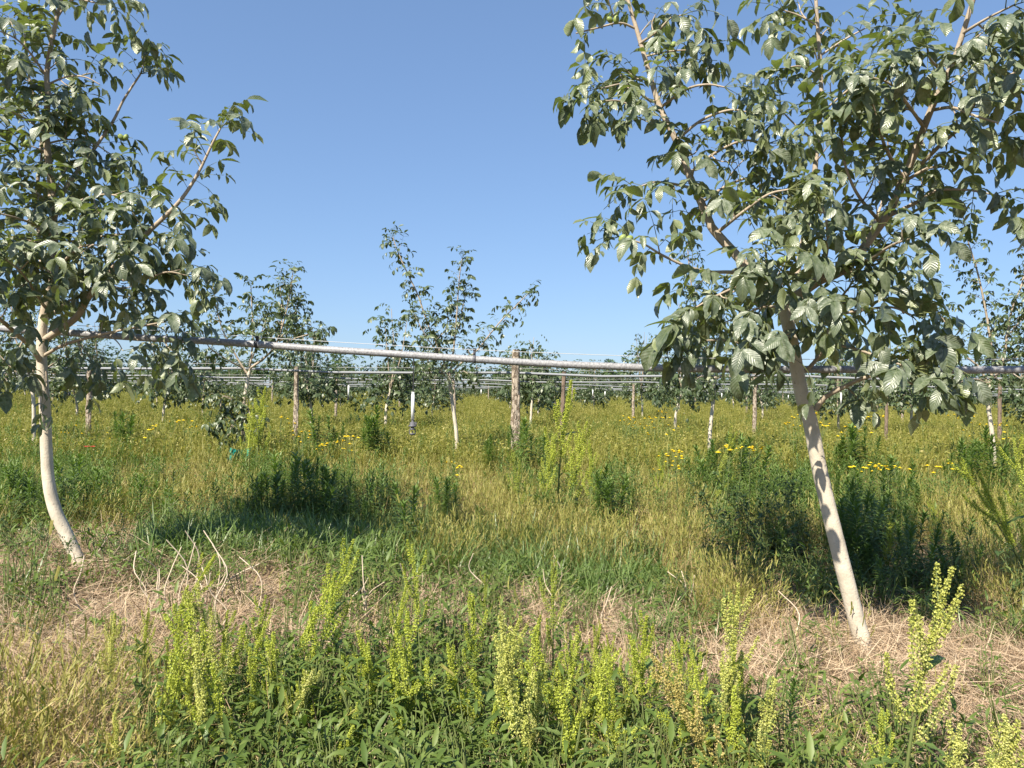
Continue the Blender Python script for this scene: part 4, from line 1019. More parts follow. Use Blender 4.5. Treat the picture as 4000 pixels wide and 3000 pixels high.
# golden dry grass
xy = field(21000, 2.4, 19, 1.0)
far = np.clip((xy[:, 1] - 7.0) / 1.2, 0, 1); nearl = (xy[:, 1] < 3.25) * np.clip((-xy[:, 0] - .9) / .8, 0, 1)
a = keep(xy, np.clip(np.maximum(far * (.10 + .5 * clump(xy[:, 0], xy[:, 1], .55, 51, .45, .58)), golden(xy) * (xy[:, 1] > 4.8) * .95) + nearl * .22 * clump(xy[:, 0], xy[:, 1], 1.0, 52, .3, .6) + .004, 0, 1))
scatter('dry_grass', 'tall golden dry grass in seed across the field', GOLD, a, rng.uniform(.65, 1.15, len(a)), .14)
# yellow-green thin grass
xy = field(16000, 2.3, 22, 1.0)
far = np.clip((xy[:, 1] - 7.2) / 1.5, 0, 1)
a = keep(xy, np.clip(far * (.22 + .5 * clump(xy[:, 0], xy[:, 1], .8, 61, .45, .62)) + .10 * (xy[:, 1] < 4.4) * clump(xy[:, 0], xy[:, 1], 1.3, 62, .45, .6), 0, 1))
scatter('thin_grass', 'yellow-green thin grass mixed through the weeds', THIN, a, rng.uniform(.7, 1.15, len(a)), .14)
# low broad weeds
xy = field(12000, 2.2, 18, 1.0)
p_ = np.where(xy[:, 1] < 5, .06, .22) + .45 * clump(xy[:, 0], xy[:, 1], 1.1, 71, .42, .62) * np.where(xy[:, 1] < 5, .45, 1)
p_ = p_ * (1 - .45 * straw_zone(xy[:, 0], xy[:, 1])) * (1 - .6 * green_zone(xy[:, 0], xy[:, 1])) + .10 * (xy[:, 1] < 4.0) * (xy[:, 0] > -1.2) + .40 * (xy[:, 1] < 5.3) * np.exp(-((xy[:, 0] + .55) / .75) ** 4)
p_ = (p_ + .25 * np.clip((xy[:, 1] - 7) / 2, 0, 1)) * (1 - .85 * golden(xy)); a = keep(xy, np.clip(p_, 0, .9) * .8)
scatter('low_weeds', 'low leafy green weeds crowding the ground', BROAD, a, rng.uniform(.6, 1.3, len(a)), .2)
# narrow-leaved weeds of the middle distance
xy = field(9000, 7.3, 36, 1.0)
a = keep(xy, (np.clip(clump(xy[:, 0], xy[:, 1], .55, 81, .44, .56), 0, 1) * .8 + .14) * (1 - .9 * golden(xy)))
scatter('narrow_weeds', 'green narrow-leaved weeds mixed through the field grass', HWT, a, rng.uniform(.55, 1.1, len(a)), .1)
# the meadow under the far rows
MEAD = []
for k in range(5):
    mb = MB(); n = 70; az = rng.uniform(0, 6.283, n); rr = .30 * np.sqrt(rng.random(n)); a2 = rng.uniform(0, 6.28, n)
    base = np.stack([rr * np.cos(a2), rr * np.sin(a2), np.zeros(n)], -1); th = rng.uniform(0, .5, n); dh = np.stack([np.cos(az), np.sin(az), np.zeros(n)], -1)
    strips(mb, base, np.sin(th)[:, None] * dh + np.cos(th)[:, None] * np.array([0, 0, 1.]), -dh, rng.uniform(.2, .62, n), rng.uniform(.006, .014, n), rng.uniform(.1, 1.0, n), ts=(0, .5, 1), ws=(.8, 1, .1), across=2)
    m = 60; z = rng.uniform(.1, .55, m); q = rng.normal(size=(m, 2)) * .17
    flakes(mb, np.concatenate([q, z[:, None]], 1), rng.uniform(.03, .075, m), aspect=.4)
    MEAD.append(mb.mesh('tuft', M_MEADOW))
xy = field(24000, 13, 190, 1.35, .74)
sz = rng.uniform(.7, 1.15, len(xy)) * (1 + np.clip(xy[:, 1] - 30, 0, 150) / 90)
scatter('meadow', 'yellow-green rough meadow stretching under the far rows of trees', MEAD, xy, sz, .12)

# ------------------------------------------------------------------ plants one can tell apart
def spike(mb, P, r0, r1, dens, size=.0068):
    """seed spike: whorl above whorl of small papery valves along a stem"""
    P = np.asarray(P); seg = np.linalg.norm(np.diff(P, axis=0), axis=1); Lc = np.concatenate([[0], np.cumsum(seg)]); tot = Lc[-1]
    l = 0.0; C = []; Rn = []; pr0 = rng.random() * .4
    while l < tot:
        f = l / tot; i = min(np.searchsorted(Lc, l, side='right') - 1, len(P) - 2); p = P[i] + (P[i + 1] - P[i]) * ((l - Lc[i]) / max(seg[i], 1e-6)); T = norm(P[i + 1] - P[i])
        rad = (r0 + (r1 - r0) * f) * rng.uniform(.75, 1.2); n = max(5, int(dens * 2.2 * (1 - .45 * f) * rng.uniform(.55, 1.25)))
        x = norm(np.cross(T, [.31, .2, .93])); y = np.cross(T, x); a = rng.uniform(0, 6.283, n); rr = rad * np.sqrt(rng.random(n)) * 1.05
        C.append(p + np.cos(a)[:, None] * x * rr[:, None] + np.sin(a)[:, None] * y * rr[:, None] + T * (rng.normal(size=n) * .0025)[:, None] - np.array([0, 0, 1]) * (rr * .3)[:, None])
        Rn.append(np.clip(pr0 + .5 * rng.random(n), 0, 1)); l += .0125 * (1.25 - .5 * f)
    flakes(mb, np.concatenate(C), size, rnd=np.concatenate(Rn), aspect=.85)

def dock(H, nside, seed, leaves=7, fat=1.0, up=.35):
    """curled dock: ribbed stem, wavy leaves, branched lime seed spikes"""
    random.seed(seed); r = np.random.default_rng(seed)
    parts = []
    bend = r.normal(size=2) * .07 * H; q = np.linspace(0, 1, 14)
    P = np.stack([bend[0] * q ** 2, bend[1] * q ** 2, H * q], -1)
    mb = MB(); tube(mb, P, np.linspace(.0062, .0022, 14), 6, cap=False)
    sides = []
    for k in range(nside):
        f = up + (.88 - up) * (k / max(1, nside - 1)) ** .9; i = int(f * 13); a = k * 2.4 + r.normal() * .4; ln = H * (.30 - .22 * (f - up)) * r.uniform(.8, 1.2)
        out = np.array([math.cos(a), math.sin(a), 0]); e = [P[i]]
        for s in range(6):
            th = R(34) * (1 - s / 6) + R(3); e.append(e[-1] + (out * math.sin(th) + np.array([bend[0] * .5, bend[1] * .5, 1]) * math.cos(th)) * ln / 6)
        e = np.array(e); tube(mb, e, np.linspace(.003, .0013, 7), 4, cap=False); sides.append(e[1:])
    parts.append(('stem', mb.mesh('stem', M_STEM)))
    i0 = int((up + .12) * 13); mb = MB(); spike(mb, P[i0:], .021 * fat, .007 * fat, 24); parts.append(('seed_spike', mb.mesh('seed_spike', M_SEED)))
    for e in sides:
        mb = MB(); spike(mb, e, .018 * fat, .007 * fat, 19); parts.append(('seed_spike', mb.mesh('seed_spike', M_SEED)))
    for k in range(leaves):
        low = k < leaves * .6; a = k * 2.4 + r.uniform(0, .8); f = r.uniform(.01, .10) if low else r.uniform(.15, .6); i = f * 13; p = P[int(i)] + (P[int(i) + 1] - P[int(i)]) * (i - int(i))
        el = r.uniform(.35, 1.15) if low else r.uniform(.2, .8); L_ = r.uniform(.19, .32) if low else r.uniform(.09, .17)
        d = [math.cos(a) * math.cos(el), math.sin(a) * math.cos(el), math.sin(el)]
        mb = MB(); strips(mb, [p], [d], [[0, 0, 1.0]], L_, L_ * r.uniform(.17, .27), r.uniform(.7, 1.7), r.uniform(.15, .5), ts=(0, .12, .22, .34, .46, .58, .7, .8, .9, 1), ws=(.12, .16, .7, .95, 1, .95, .8, .6, .32, .04), wave=.26, wf=24)
        parts.append(('leaf', mb.mesh('leaf', M_DOCKL)))
    return parts

DOCKS = [dock(.72, 7, 300), dock(.80, 9, 301, 8), dock(.62, 6, 302, 9), dock(.85, 5, 303, 6, .9, .45), dock(.55, 8, 304, 9, 1.15, .25), dock(.70, 10, 305, 7, 1.2, .3)]
DOCKH = [.72, .80, .62, .85, .55, .70]
DLOW = [dock(.46, 4, 310 + k, 12, 1.0, .4) for k in range(3)]
LIME, PALE, TAN, OLIVE = (.92, .97, .9, 1), (1.08, 1.04, 1.8, 1), (1.08, .84, 1.9, 1), (.70, .76, .75, 1)
def plant(parts, name, loc, label, cat, group, rz=None, lean=(0, 0), sc_=1.0, tint=None):
    e = empty(name, tuple(loc), label, cat, group); e.rotation_euler = (lean[1], lean[0], 0)
    # spin about the plant's own stem first, then lean
    rz = random.uniform(0, 6.28) if rz is None else rz
    e.rotation_mode = 'QUATERNION'
    from mathutils import Quaternion
    e.rotation_quaternion = Quaternion((0, 1, 0), lean[0]) @ Quaternion((1, 0, 0), lean[1]) @ Quaternion((0, 0, 1), rz)
    e.scale = (sc_,) * 3
    for nm, me in parts:
        o = put(nm, me, e)
        if tint and nm == 'seed_spike': o.color = tint
    return e
def dock_at(xb, d, xt, yt, v, tint, label, grp='docks in seed in front', wide=None):
    """base at photo column xb on the ground d metres away, its tip at photo pixel (xt, yt)"""
    b = at(xb, 1500, d); g = gnd(b[0], d); tip = at(xt, yt, d); H = max(.15, math.hypot(tip[2] - g, tip[0] - b[0]))
    ln = math.atan2(tip[0] - b[0], max(.05, tip[2] - g))
    return plant(DOCKS[v], 'dock_plant', (b[0], d, g), label, 'plant', grp, lean=(ln, random.uniform(-.06, .06)), sc_=H / DOCKH[v], tint=tint)
random.seed(9)
for a in (
    (600, 3.75, 815, 2145, 3, LIME, 'lime dock leaning right across the white dead stalks below the bowed trunk'),
    (430, 3.35, 455, 2385, 5, PALE, 'dense yellowish dock, nearest the left corner of the straw strip'),
    (560, 3.4, 562, 2390, 1, LIME, 'lime dock just right of the dense yellowish dock'),
    (700, 3.35, 722, 2350, 0, LIME, 'upright lime dock below the row of white dead stalks'),
    (870, 3.35, 893, 2390, 0, LIME, 'slim lime dock standing in front of the bare straw patch'),
    (990, 3.25, 982, 2340, 1, LIME, 'tall bushy lime dock left of the one tilted to the right'),
    (1085, 3.5, 1285, 2285, 2, LIME, 'bright dock tilted to the right with a thick drooping cluster'),
    (1130, 3.2, 1065, 2470, 4, LIME, 'bushy bright dock with heavy clusters beside the tilted one'),
    (1540, 3.6, 1545, 2285, 1, LIME, 'upright lime dock left of the very tall slender one, centre'),
    (1650, 3.75, 1645, 2120, 3, LIME, 'very tall slender lime dock in front of the green grass, centre'),
    (1860, 3.5, 1870, 2320, 2, LIME, 'leafy olive dock between slender dock and big pale one'),
    (2070, 2.75, 2005, 2375, 5, PALE, 'big pale close dock at centre bottom, thickest spike of all'),
    (2120, 2.9, 2090, 2600, 4, PALE, 'pale close dock crowding the foot of the big one'),
    (2175, 3.7, 2170, 2195, 3, OLIVE, 'tall olive-brown dock right of the big pale one'),
    (2240, 3.3, 2225, 2500, 2, LIME, 'short lime dock in front of the tall olive-brown one'),
    (2330, 3.5, 2320, 2440, 0, LIME, 'slim lime dock at the left end of the bleached straw heap'),
    (2420, 3.4, 2405, 2475, 1, LIME, 'lime dock in front of the bleached straw heap'),
    (2510, 3.45, 2490, 2505, 0, LIME, 'thin lime dock, right of the one before the straw heap'),
    (2660, 3.4, 2652, 2475, 2, LIME, 'lime dock beside the leaning tan one'),
    (2900, 2.75, 2630, 2540, 5, TAN, 'tan withered dock leaning to the left, bottom right of centre'),
    (2960, 2.85, 3000, 2660, 4, PALE, 'pale dock right of the withered tan one'),
    (3540, 2.75, 3550, 2175, 1, PALE, 'tallest close pale-lime dock, right of the leaning near trunk'),
    (3480, 2.8, 3420, 2760, 2, LIME, 'short dock at the foot of the tallest close dock'),
    (3860, 2.35, 3850, 2790, 5, PALE, 'pale blurred dock in the bottom right corner'),
    (3990, 2.3, 3985, 2800, 4, PALE, 'pale dock cut by the right edge at the bottom'),
    (3730, 2.4, 3740, 2850, 4, PALE, 'short pale dock left of the corner one'),
    (4060, 6.2, 3755, 1775, 3, LIME, 'lime dock leaning left into the picture at the right edge, upper of two'),
    (4080, 5.8, 3800, 1840, 1, LIME, 'lime dock leaning left into the picture at the right edge, lower of two'),
    (4090, 6.6, 3925, 1715, 3, LIME, 'lime spike reaching in from the right edge above the others'),
    (2185, 8.9, 2182, 1482, 1, LIME, 'giant lime dock reaching above the pipes right of the bark post'),
    (2140, 8.7, 2135, 1690, 5, LIME, 'bushy lime dock to the left of the giant one'),
    (2240, 8.8, 2250, 1640, 5, LIME, 'bushy lime dock to the right of the giant one'),
    (2310, 8.6, 2330, 1720, 1, LIME, 'small lime dock, second right of the giant one'),
    (2060, 7.6, 2000, 1750, 3, OLIVE, 'dark dock curving left in front of the bark post'),
    (1010, 12.5, 1000, 1510, 5, LIME, 'tall yellow-green dock right of the tree with the cut top'),
    (980, 12.2, 965, 1570, 5, LIME, 'shorter yellow-green dock under the tree with the cut top'),
    (2720, 8.0, 2900, 1690, 3, OLIVE, 'drooping brownish dock behind the dark bushy weeds'),
    (2590, 9.5, 2600, 1770, 1, LIME, 'lime dock in the yellow flowers left of the slanting pale trunk'),
    (3680, 7.5, 3660, 1950, 5, LIME, 'lime dock in the shade of the right near tree'),
    (3480, 6.4, 3470, 2020, 4, LIME, 'lime dock half shaded behind the leaning near trunk'),
    (1900, 4.4, 1905, 2230, 3, OLIVE, 'thin olive dock at the edge of the green grass'),
):
    dock_at(*a)
# the crowd along the bottom edge
spots = []
bot = np.random.default_rng(17)
for k in range(74):
    px = bot.uniform(950, 3050) if k < 62 else bot.uniform(450, 1000); d = bot.uniform(2.75, 3.45)
    e = at(px, 1500, d); v = DLOW[k % 3] if bot.random() < .68 else DOCKS[[0, 2, 4, 1][k % 4]]
    third_ = 'beneath the dense yellowish dock' if px < 900 else 'beneath the tilted bright dock' if px < 1350 else 'beneath the very tall slender dock' if px < 1800 else 'around the big pale close dock' if px < 2200 else 'below the bleached straw heap' if px < 2600 else 'around the withered tan dock'
    plant(v, 'dock_plant', (e[0], d, gnd(e[0], d)), f'low leafy dock crowding the bottom edge {third_}', 'plant', f'low docks {third_}',
          lean=(bot.normal() * .24, bot.normal() * .16), sc_=bot.uniform(.6, 1.05), tint=LIME if bot.random() < .75 else PALE)

# horseweed
def horseweed(h, n, seed, L=.10, W=.013):
    global rng
    keep_ = rng; rng = np.random.default_rng(seed); random.seed(seed)
    mb = MB(); whorl_stem(mb, h, n, L, W, .07); me = mb.mesh('foliage', [M_HW, M_STEM]); rng = keep_
    return [('foliage', me)]
def horseweed_parts(h, n, seed, L, W):
    global rng
    keep_ = rng; rng = np.random.default_rng(seed); random.seed(seed)
    mb = MB(); whorl_stem(mb, h, n, L, W, .07); rng = keep_
    # stem and foliage apart
    fol = MB(); stm = MB()
    for (v, a), dst in zip(zip(mb.v, mb.a), (fol, stm)): dst.v.append(v); dst.a.append(a); dst.n += len(v)
    off = len(mb.v[0]); fol.q = [mb.q[0]]; fol.qm = [mb.qm[0]]; stm.q = [mb.q[1] - off]; stm.qm = [np.zeros_like(mb.qm[1])]
    return [('foliage', fol.mesh('foliage', M_HW)), ('stem', stm.mesh('stem', M_STEM))]
HW = [horseweed_parts(h, n, 400 + k, L, W) for k, (h, n, L, W) in enumerate([(.62, 105, .125, .018), (.72, 120, .125, .018), (.50, 92, .12, .018), (.85, 130, .135, .019), (.55, 84, .14, .020)])]
HWH = [.62, .72, .50, .85, .55]
# clump: photo columns, photo row of the tops, distance, spread in depth, number, tallest
clumps = [
    (1000, 1350, 1790, 7.9, .7, 22, 'dark clump behind the green grass left of centre'),
    (900, 1010, 1950, 7.2, .4, 6, 'left edge of the dark clump behind the green grass'),
    (1290, 1480, 1930, 7.6, .5, 10, 'right edge of the dark clump behind the green grass'),
    (1690, 1800, 1850, 7.9, .4, 7, 'small clump below the sprinkler'),
    (2040, 2130, 2040, 7.0, .3, 5, 'clump at the back of the green grass, centre'),
    (2300, 2480, 1820, 8.2, .5, 9, 'clump right of the giant lime dock'),
    (480, 680, 1830, 8.3, .6, 9, 'clump right of the bowed trunk'),
    (230, 420, 1790, 8.6, .6, 9, 'leafy patch just right of the bowed trunk'),
    (20, 160, 1830, 7.8, .6, 8, 'patch left of the bowed trunk'),
    (3260, 3480, 1900, 6.9, .6, 14, 'dark shaded clump right of the leaning trunk'),
    (3380, 3820, 2040, 6.2, .6, 18, 'shaded low clump under the right crown'),
    (3250, 3600, 1800, 9.2, .8, 16, 'sunlit clump below yellow flowers, right'),
    (3700, 3990, 1690, 11.5, .8, 12, 'dark bush at the foot of the thin trunk, right edge'),
    (3280, 3420, 1650, 12.5, .5, 8, 'round clump right of the leaning trunk fork'),
    (2740, 2990, 1680, 11.0, .8, 12, 'dark clump behind the slanting pale trunk'),
    (1890, 2140, 1640, 13.0, .7, 12, 'dark clump at the foot of the bark post'),
    (1420, 1530, 1600, 14.0, .5, 7, 'dark round clump left of the sprinkler'),
    (1190, 1330, 1600, 14.0, .5, 7, 'clump under the forked grey post'),
    (440, 520, 1590, 14.5, .4, 5, 'dark tuft between bowed trunk and cut-top tree'),
    (1560, 1640, 1900, 6.6, .3, 3, 'tuft in the grass under the sprinkler'),
]
hr = np.random.default_rng(21)
def top_height(px, py, d, x):
    return at(px, py, d)[2] - gnd(x, d)
for x0, x1, yt, d, dd, n, where in clumps:
    for k in range(int(n * 1.5)):
        px = hr.uniform(x0, x1); y = d + hr.uniform(-dd, dd); p = at(px, 1500, y); edge = 1 - .35 * abs((px - (x0 + x1) / 2) / ((x1 - x0) / 2)) ** 2
        H = max(.22, top_height(px, yt, d, p[0]) * edge * hr.uniform(.72, 1.04)); v = int(hr.integers(0, 5))
        plant(HW[v], 'horseweed_plant', (p[0], y, gnd(p[0], y)), ('front' if y < d - dd * .33 else 'back' if y > d + dd * .33 else 'middle') + ' weed, ' + ('left of ' if px < x0 + (x1 - x0) / 3 else 'right of ' if px > x0 + (x1 - x0) * 2 / 3 else 'centre of ') + where, 'weed', 'narrow-leaved weeds, ' + where, lean=(hr.normal() * .08, hr.normal() * .08), sc_=H / HWH[v], rz=hr.uniform(0, 6.28))
for xb, yb, ytp, d, lab in ((1330, 2700, 2330, 3.7, 'single narrow-leaved green weed standing in bare straw, between bright docks'), (1445, 2750, 2610, 3.5, 'small narrow-leaved weed in front of the bare straw'), (3090, 2900, 2660, 3.0, 'leafy green weed sprouting left of the tallest close dock'), (180, 2900, 2690, 3.0, 'bright leafy weed in the bottom left corner')):
    p = at(xb, 1500, d); H = top_height(xb, ytp, d, p[0])
    plant(HW[4 if d > 3.2 else 3], 'horseweed_plant', (p[0], d, gnd(p[0], d)), lab, 'weed', 'single narrow-leaved weeds', sc_=max(.3, H / (HWH[4] if d > 3.2 else HWH[3])))

# branching broad-leaved weeds, dark behind the leaning trunk
def oxtongue(h, seed):
    global rng
    keep_ = rng; rng = np.random.default_rng(seed); r = rng
    st = MB(); fo = MB(); bu = MB(); parts = []
    tips = []
    def grow(p, d, ln, depth):
        P = [p]
        for k in range(5): d = norm(d + r.normal(size=3) * .1 + [0, 0, .06]); P.append(P[-1] + d * ln / 5)
        P = np.array(P); tube(st, P, np.linspace(.0055, .0035, 6) / (1 + depth * .5), 5, cap=False)
        for k in range(1, 6):
            if r.random() < .95:
                a = r.uniform(0, 6.28); el = r.uniform(-.1, .7); l = r.uniform(.07, .15) / (1 + .5 * depth)
                strips(fo, [P[k]], [[math.cos(a) * math.cos(el), math.sin(a) * math.cos(el), math.sin(el)]], [[0, 0, 1.]], l, l * r.uniform(.25, .38), r.uniform(.5, 1.4), .3, wave=.2)
        if depth < 2:
            for k in range(3 if depth else 4):
                i = r.integers(2, 6); a = r.uniform(0, 6.28); grow(P[i], norm(np.array([math.cos(a) * .8, math.sin(a) * .8, .9])), ln * r.uniform(.45, .65), depth + 1)
        else: tips.append(P[-1])
    grow(np.zeros(3), np.array([0, 0, 1.]), h * .6, 0)
    for k in range(14):
        a = r.uniform(0, 6.28); el = r.uniform(.2, 1.0); l = r.uniform(.14, .24)
        strips(fo, [[0, 0, r.uniform(0, .15)]], [[math.cos(a) * math.cos(el), math.sin(a) * math.cos(el), math.sin(el)]], [[0, 0, 1.]], l, l * .26, r.uniform(.6, 1.5), .3, wave=.25)
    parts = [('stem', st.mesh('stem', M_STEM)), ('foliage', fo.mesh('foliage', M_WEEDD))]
    for t in tips:
        bu = MB(); lathe(bu, [(.001, -.006), (.006, -.004), (.0085, .004), (.006, .012), (.001, .014)], t, 7); parts.append(('bud', bu.mesh('bud', M_WEEDD)))
    rng = keep_
    return parts
OX = [oxtongue(.75, 500 + k) for k in range(3)]
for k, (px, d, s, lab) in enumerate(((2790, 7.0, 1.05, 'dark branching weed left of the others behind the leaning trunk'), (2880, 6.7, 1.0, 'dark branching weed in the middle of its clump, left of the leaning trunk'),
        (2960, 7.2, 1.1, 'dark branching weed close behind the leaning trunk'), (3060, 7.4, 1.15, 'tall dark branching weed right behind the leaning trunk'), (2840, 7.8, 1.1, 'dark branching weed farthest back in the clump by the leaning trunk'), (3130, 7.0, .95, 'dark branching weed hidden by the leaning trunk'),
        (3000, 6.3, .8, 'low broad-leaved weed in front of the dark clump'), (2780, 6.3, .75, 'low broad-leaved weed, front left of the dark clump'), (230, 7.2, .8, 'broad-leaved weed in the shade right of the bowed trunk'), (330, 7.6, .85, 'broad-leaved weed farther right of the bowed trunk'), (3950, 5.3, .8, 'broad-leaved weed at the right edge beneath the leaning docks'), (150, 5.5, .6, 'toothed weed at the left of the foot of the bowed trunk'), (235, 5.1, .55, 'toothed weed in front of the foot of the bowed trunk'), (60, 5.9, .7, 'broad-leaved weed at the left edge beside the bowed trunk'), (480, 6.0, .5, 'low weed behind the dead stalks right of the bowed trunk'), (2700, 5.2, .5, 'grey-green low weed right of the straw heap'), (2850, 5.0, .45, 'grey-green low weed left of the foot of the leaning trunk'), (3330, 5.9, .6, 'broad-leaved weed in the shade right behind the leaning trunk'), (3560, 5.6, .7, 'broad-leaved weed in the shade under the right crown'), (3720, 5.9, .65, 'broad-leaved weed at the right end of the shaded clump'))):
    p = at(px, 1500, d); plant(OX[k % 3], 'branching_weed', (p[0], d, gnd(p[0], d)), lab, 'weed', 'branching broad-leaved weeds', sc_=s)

# yellow flowers
def yellow_flower(h, heads, seed):
    global rng
    keep_ = rng; rng = np.random.default_rng(seed); r = rng; st = MB(); parts = []; hs = []
    q = np.linspace(0, 1, 6); P = np.stack([.03 * q ** 2, 0 * q, h * q], -1); tube(st, P, .003, 5, cap=False)
    ends = [P[-1]]
    for k in range(heads - 1):
        i = r.integers(2, 5); a = r.uniform(0, 6.28); e = P[i] + np.array([math.cos(a) * .09, math.sin(a) * .09, (h - P[i][2]) * r.uniform(.7, 1.05)])
        tube(st, smooth_path([P[i], (P[i] + e) / 2 + [math.cos(a) * .02, math.sin(a) * .02, 0], e], 5), .002, 4, cap=False); ends.append(e)
    n = 14; a = rng.uniform(0, 6.28, n); el = rng.uniform(.1, .9, n); l = rng.uniform(.05, .1, n)
    strips(st, np.stack([0 * a, 0 * a, rng.uniform(.05, .8, n) * h], -1), np.stack([np.cos(a) * np.cos(el), np.sin(a) * np.cos(el), np.sin(el)], -1), [0, 0, 1.], l, l * .25, .8, .3, ts=(0, .3, .7, 1), ws=(.3, 1, .8, .05), m=1)
    parts.append(('stem', st.mesh('stem', [M_STEM, M_WEED])))
    for e in ends:
        mb = MB(); a = np.arange(16) / 16 * 6.283; z = np.zeros(16)
        strips(mb, np.tile(e, (16, 1)), np.stack([np.cos(a), np.sin(a), z + .25], -1), np.stack([z, z, z + 1], -1), .021, .0085, .5, 0, ts=(0, .5, 1), ws=(.6, 1, .6), across=2, rnd=rng.random(16))
        lathe(mb, [(.0005, .007), (.006, .006), (.010, .001), (.008, -.006), (.002, -.009)], e, 10, m=1); parts.append(('flower_head', mb.mesh('flower_head', [M_YEL, M_YCEN])))
    rng = keep_; return parts
YF = [yellow_flower(.6, 3, 600), yellow_flower(.5, 2, 601), yellow_flower(.7, 4, 602)]
fr = np.random.default_rng(23)
fcl = [(2390, 2640, 1570, 1690, 16.0, 16, 'in the patch left of the slanting pale trunk'), (2560, 2720, 1760, 1840, 9.0, 7, 'scattered before the slanting pale trunk'), (3080, 3420, 1570, 1640, 14.5, 18, 'in the long drift right of the leaning trunk'),
       (3270, 3500, 1795, 1840, 9.0, 9, 'just behind the sunlit weeds on the right'), (3640, 3720, 1800, 1830, 9.3, 3, 'at the edge of the dry grass on the right'), (3500, 3960, 1560, 1640, 17.0, 12, 'near the squat brown post on the right'),
       (1130, 1420, 1650, 1760, 11.0, 10, 'in the field left of the sprinkler'), (900, 1180, 1600, 1680, 14.5, 9, 'under the tree with the cut top'), (560, 760, 1630, 1700, 14.5, 6, 'in the field right of the bowed trunk'), (1720, 1830, 1795, 1830, 9.2, 3, 'below the three-leader tree'),
       (2660, 2990, 1740, 1760, 8.2, 4, 'over the dark branching weeds'), (240, 400, 1650, 1700, 14.0, 3, 'beside the bowed trunk')]
for x0, x1, y0, y1, d, n, where in fcl:
    for k in range(n):
        px = fr.uniform(x0, x1); py = fr.uniform(y0, y1); y = d * fr.uniform(.92, 1.08); p = at(px, py, y); g = gnd(p[0], y); H = p[2] - g
        if H < .3: H = fr.uniform(.35, .5)
        v = int(fr.integers(0, 3)); plant(YF[v], 'yellow_flower', (p[0], y, g), 'yellow daisy-like flower ' + where, 'flower', 'yellow flowers ' + where, sc_=min(1.6, H / (.6, .5, .7)[v]), lean=(fr.normal() * .1, fr.normal() * .1))

# bleached bent stalks
dr = np.random.default_rng(29)
stalks = [(640, 4.75), (655, 4.8), (690, 4.7), (575, 4.75), (600, 4.55), (760, 4.8), (775, 4.75), (805, 4.7), (840, 4.75), (860, 4.85), (955, 4.9), (740, 4.5), (350, 4.6), (820, 4.35), (1390, 4.6), (1430, 4.55), (1440, 4.75), (1485, 4.7), (1620, 4.7), (1850, 5.2), (2140, 5.0), (2235, 5.1), (2400, 4.7), (2650, 5.3), (2690, 5.25), (2710, 5.35), (3090, 4.6), (880, 4.45), (1010, 4.75), (700, 4.55)]
for k, (px, d) in enumerate(stalks):
    p = at(px, 1500, d); g = gnd(p[0], d); h = dr.uniform(.25, .52); a = dr.uniform(0, 6.28); b1 = dr.normal(size=2) * .05
    pts = [[0, 0, -.02], [b1[0], b1[1], h * .35], [b1[0] * .4 + dr.normal() * .03, b1[1] * .5, h * .7], [dr.normal() * .06, dr.normal() * .05, h]]
    mb = MB(); tube(mb, smooth_path(pts, 12), np.linspace(.0046, .0030, 12), 6)
    o = put('dry_stalk', mb.mesh('dry_stalk', M_STALK), None, (p[0], d, g))
    tag(o, 'bleached bent dead stalk standing ' + ('in the row right of the bowed trunk' if px < 1100 else 'at the front of the green grass' if px < 1900 else 'behind the bleached straw heap'), 'stalk', 'bleached dead stalks ' + ('by the bowed trunk' if px < 1100 else 'before the green grass' if px < 1900 else 'behind the straw heap'))

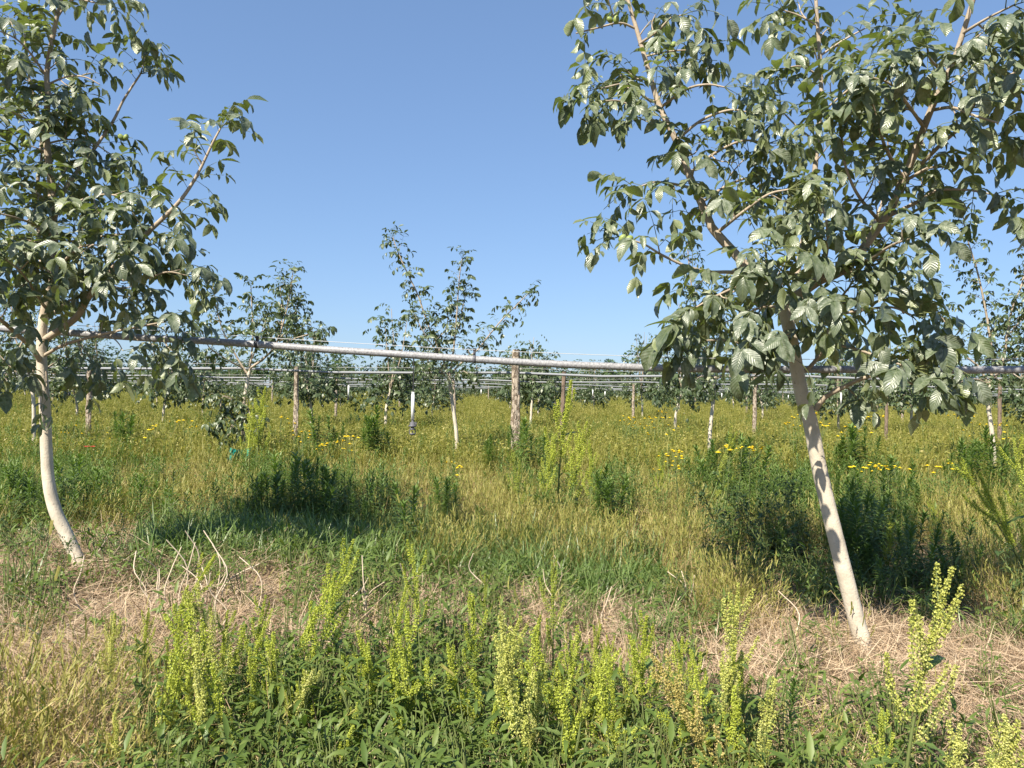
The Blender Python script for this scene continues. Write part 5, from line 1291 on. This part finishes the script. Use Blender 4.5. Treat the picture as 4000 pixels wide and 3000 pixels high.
# long wheat-like stems
for k, (xb, d, xt, yt, lab) in enumerate(((110, 3.4, 195, 2090, 'long blue-green grass stem slanting up at the left edge'), (90, 3.3, 215, 2270, 'shorter blue-green grass stem beside the long one at the left edge'), (1640, 5.6, 1560, 1965, 'tall grass stem with a drooping ear in the green grass'), (1690, 5.7, 1668, 1970, 'tall pale grass stem in the green grass, right of the drooping one'),
        (2130, 3.0, 1775, 2640, 'blue-green grass stem rising from the bottom edge at centre'), (2740, 3.5, 2700, 2480, 'blue-green grass blade in front of the straw heap'))):
    b = at(xb, 1500, d); g = gnd(b[0], d); b[2] = g; tp = at(xt, yt, d); P = smooth_path([b, (b + tp) / 2 + [0.01, 0, .04], tp], 12) - b
    e = empty('grass_stem', tuple(b), lab, 'grass stem', 'long grass stems'); mb = MB(); tube(mb, P, np.linspace(.0028, .0015, 12), 5, cap=False); put('stem', mb.mesh('stem', M_GRASS), e)
    mb = MB(); t = norm(P[-1] - P[-2])
    for q in range(9):
        strips(mb, np.tile(P[-1] + t * q * .007, (2, 1)), np.array([t * 1.2 + [.5, .1, 0], t * 1.2 - [.5, .1, 0]]), [[0, -1, .2]] * 2, .016, .006, .2, 0, ts=(0, .5, 1), ws=(.4, 1, .1), across=2)
    put('ear', mb.mesh('ear', M_GRASSY), e)
    for i_, d_ in ((3, [.5, -.1, .8]), (6, [-.5, -.2, .7])):
        mb = MB(); strips(mb, [P[i_]], [d_], [[0, 0, 1.]], .22, .011, 1.4, 0, ts=(0, .3, .6, .85, 1), ws=(.9, 1, .8, .5, .05), across=2); put('blade', mb.mesh('blade', M_GRASS), e)

# two scraps in the field
p = at(905, 1690, 13.2); g = gnd(p[0], 13.2); mb = MB(); n = 14; u, v = np.meshgrid(np.linspace(-1, 1, n), np.linspace(0, 1, n)); cr = np.random.default_rng(3)
hgt = .34 * v + .10 * fnoise(u * 3 + 5, v * 3, 4); X = u * .13 * (1 + .4 * v) + .12 * v + .05 * fnoise(u * 4, v * 4 + 9, 2); Y = .10 * np.sin(u * 3) + .12 * fnoise(u * 5, v * 5, 8); i = np.arange(n * n).reshape(n, n)
mb.add(np.stack([X, Y, hgt], -1), q=np.stack([i[:-1, :-1], i[:-1, 1:], i[1:, 1:], i[1:, :-1]], -1).reshape(-1, 4))
o = put('plastic_bag', mb.mesh('plastic_bag', M_TEAL), None, (p[0], 13.2, g + .02)); tag(o, 'crumpled teal plastic bag caught in the grass under the cut-top tree', 'bag')
for k, (px, lab) in enumerate(((338, 'left of two small red flowers in the grass right of the bowed trunk'), (362, 'right of two small red flowers in the grass beside the bowed trunk'))):
    d = 10.5; p = at(px, 1747, d); g = gnd(p[0], d); H = p[2] - g; e = empty('poppy', (p[0], d, g), lab, 'flower', 'red flowers')
    mb = MB(); tube(mb, np.array([[0, 0, 0], [.01, 0, H * .5], [0, 0, H]]), .002, 4, cap=False); put('stem', mb.mesh('stem', M_STEM), e)
    mb = MB(); a = np.arange(4) * 1.57 + k; strips(mb, np.tile([0, 0, H], (4, 1)), np.stack([np.cos(a), np.sin(a), 0 * a + .5], -1), [[0, 0, 1.]] * 4, .042, .055, .3, .2, ts=(0, .4, .8, 1), ws=(.3, 1, .95, .5)); put('petals', mb.mesh('petals', M_RED), e)
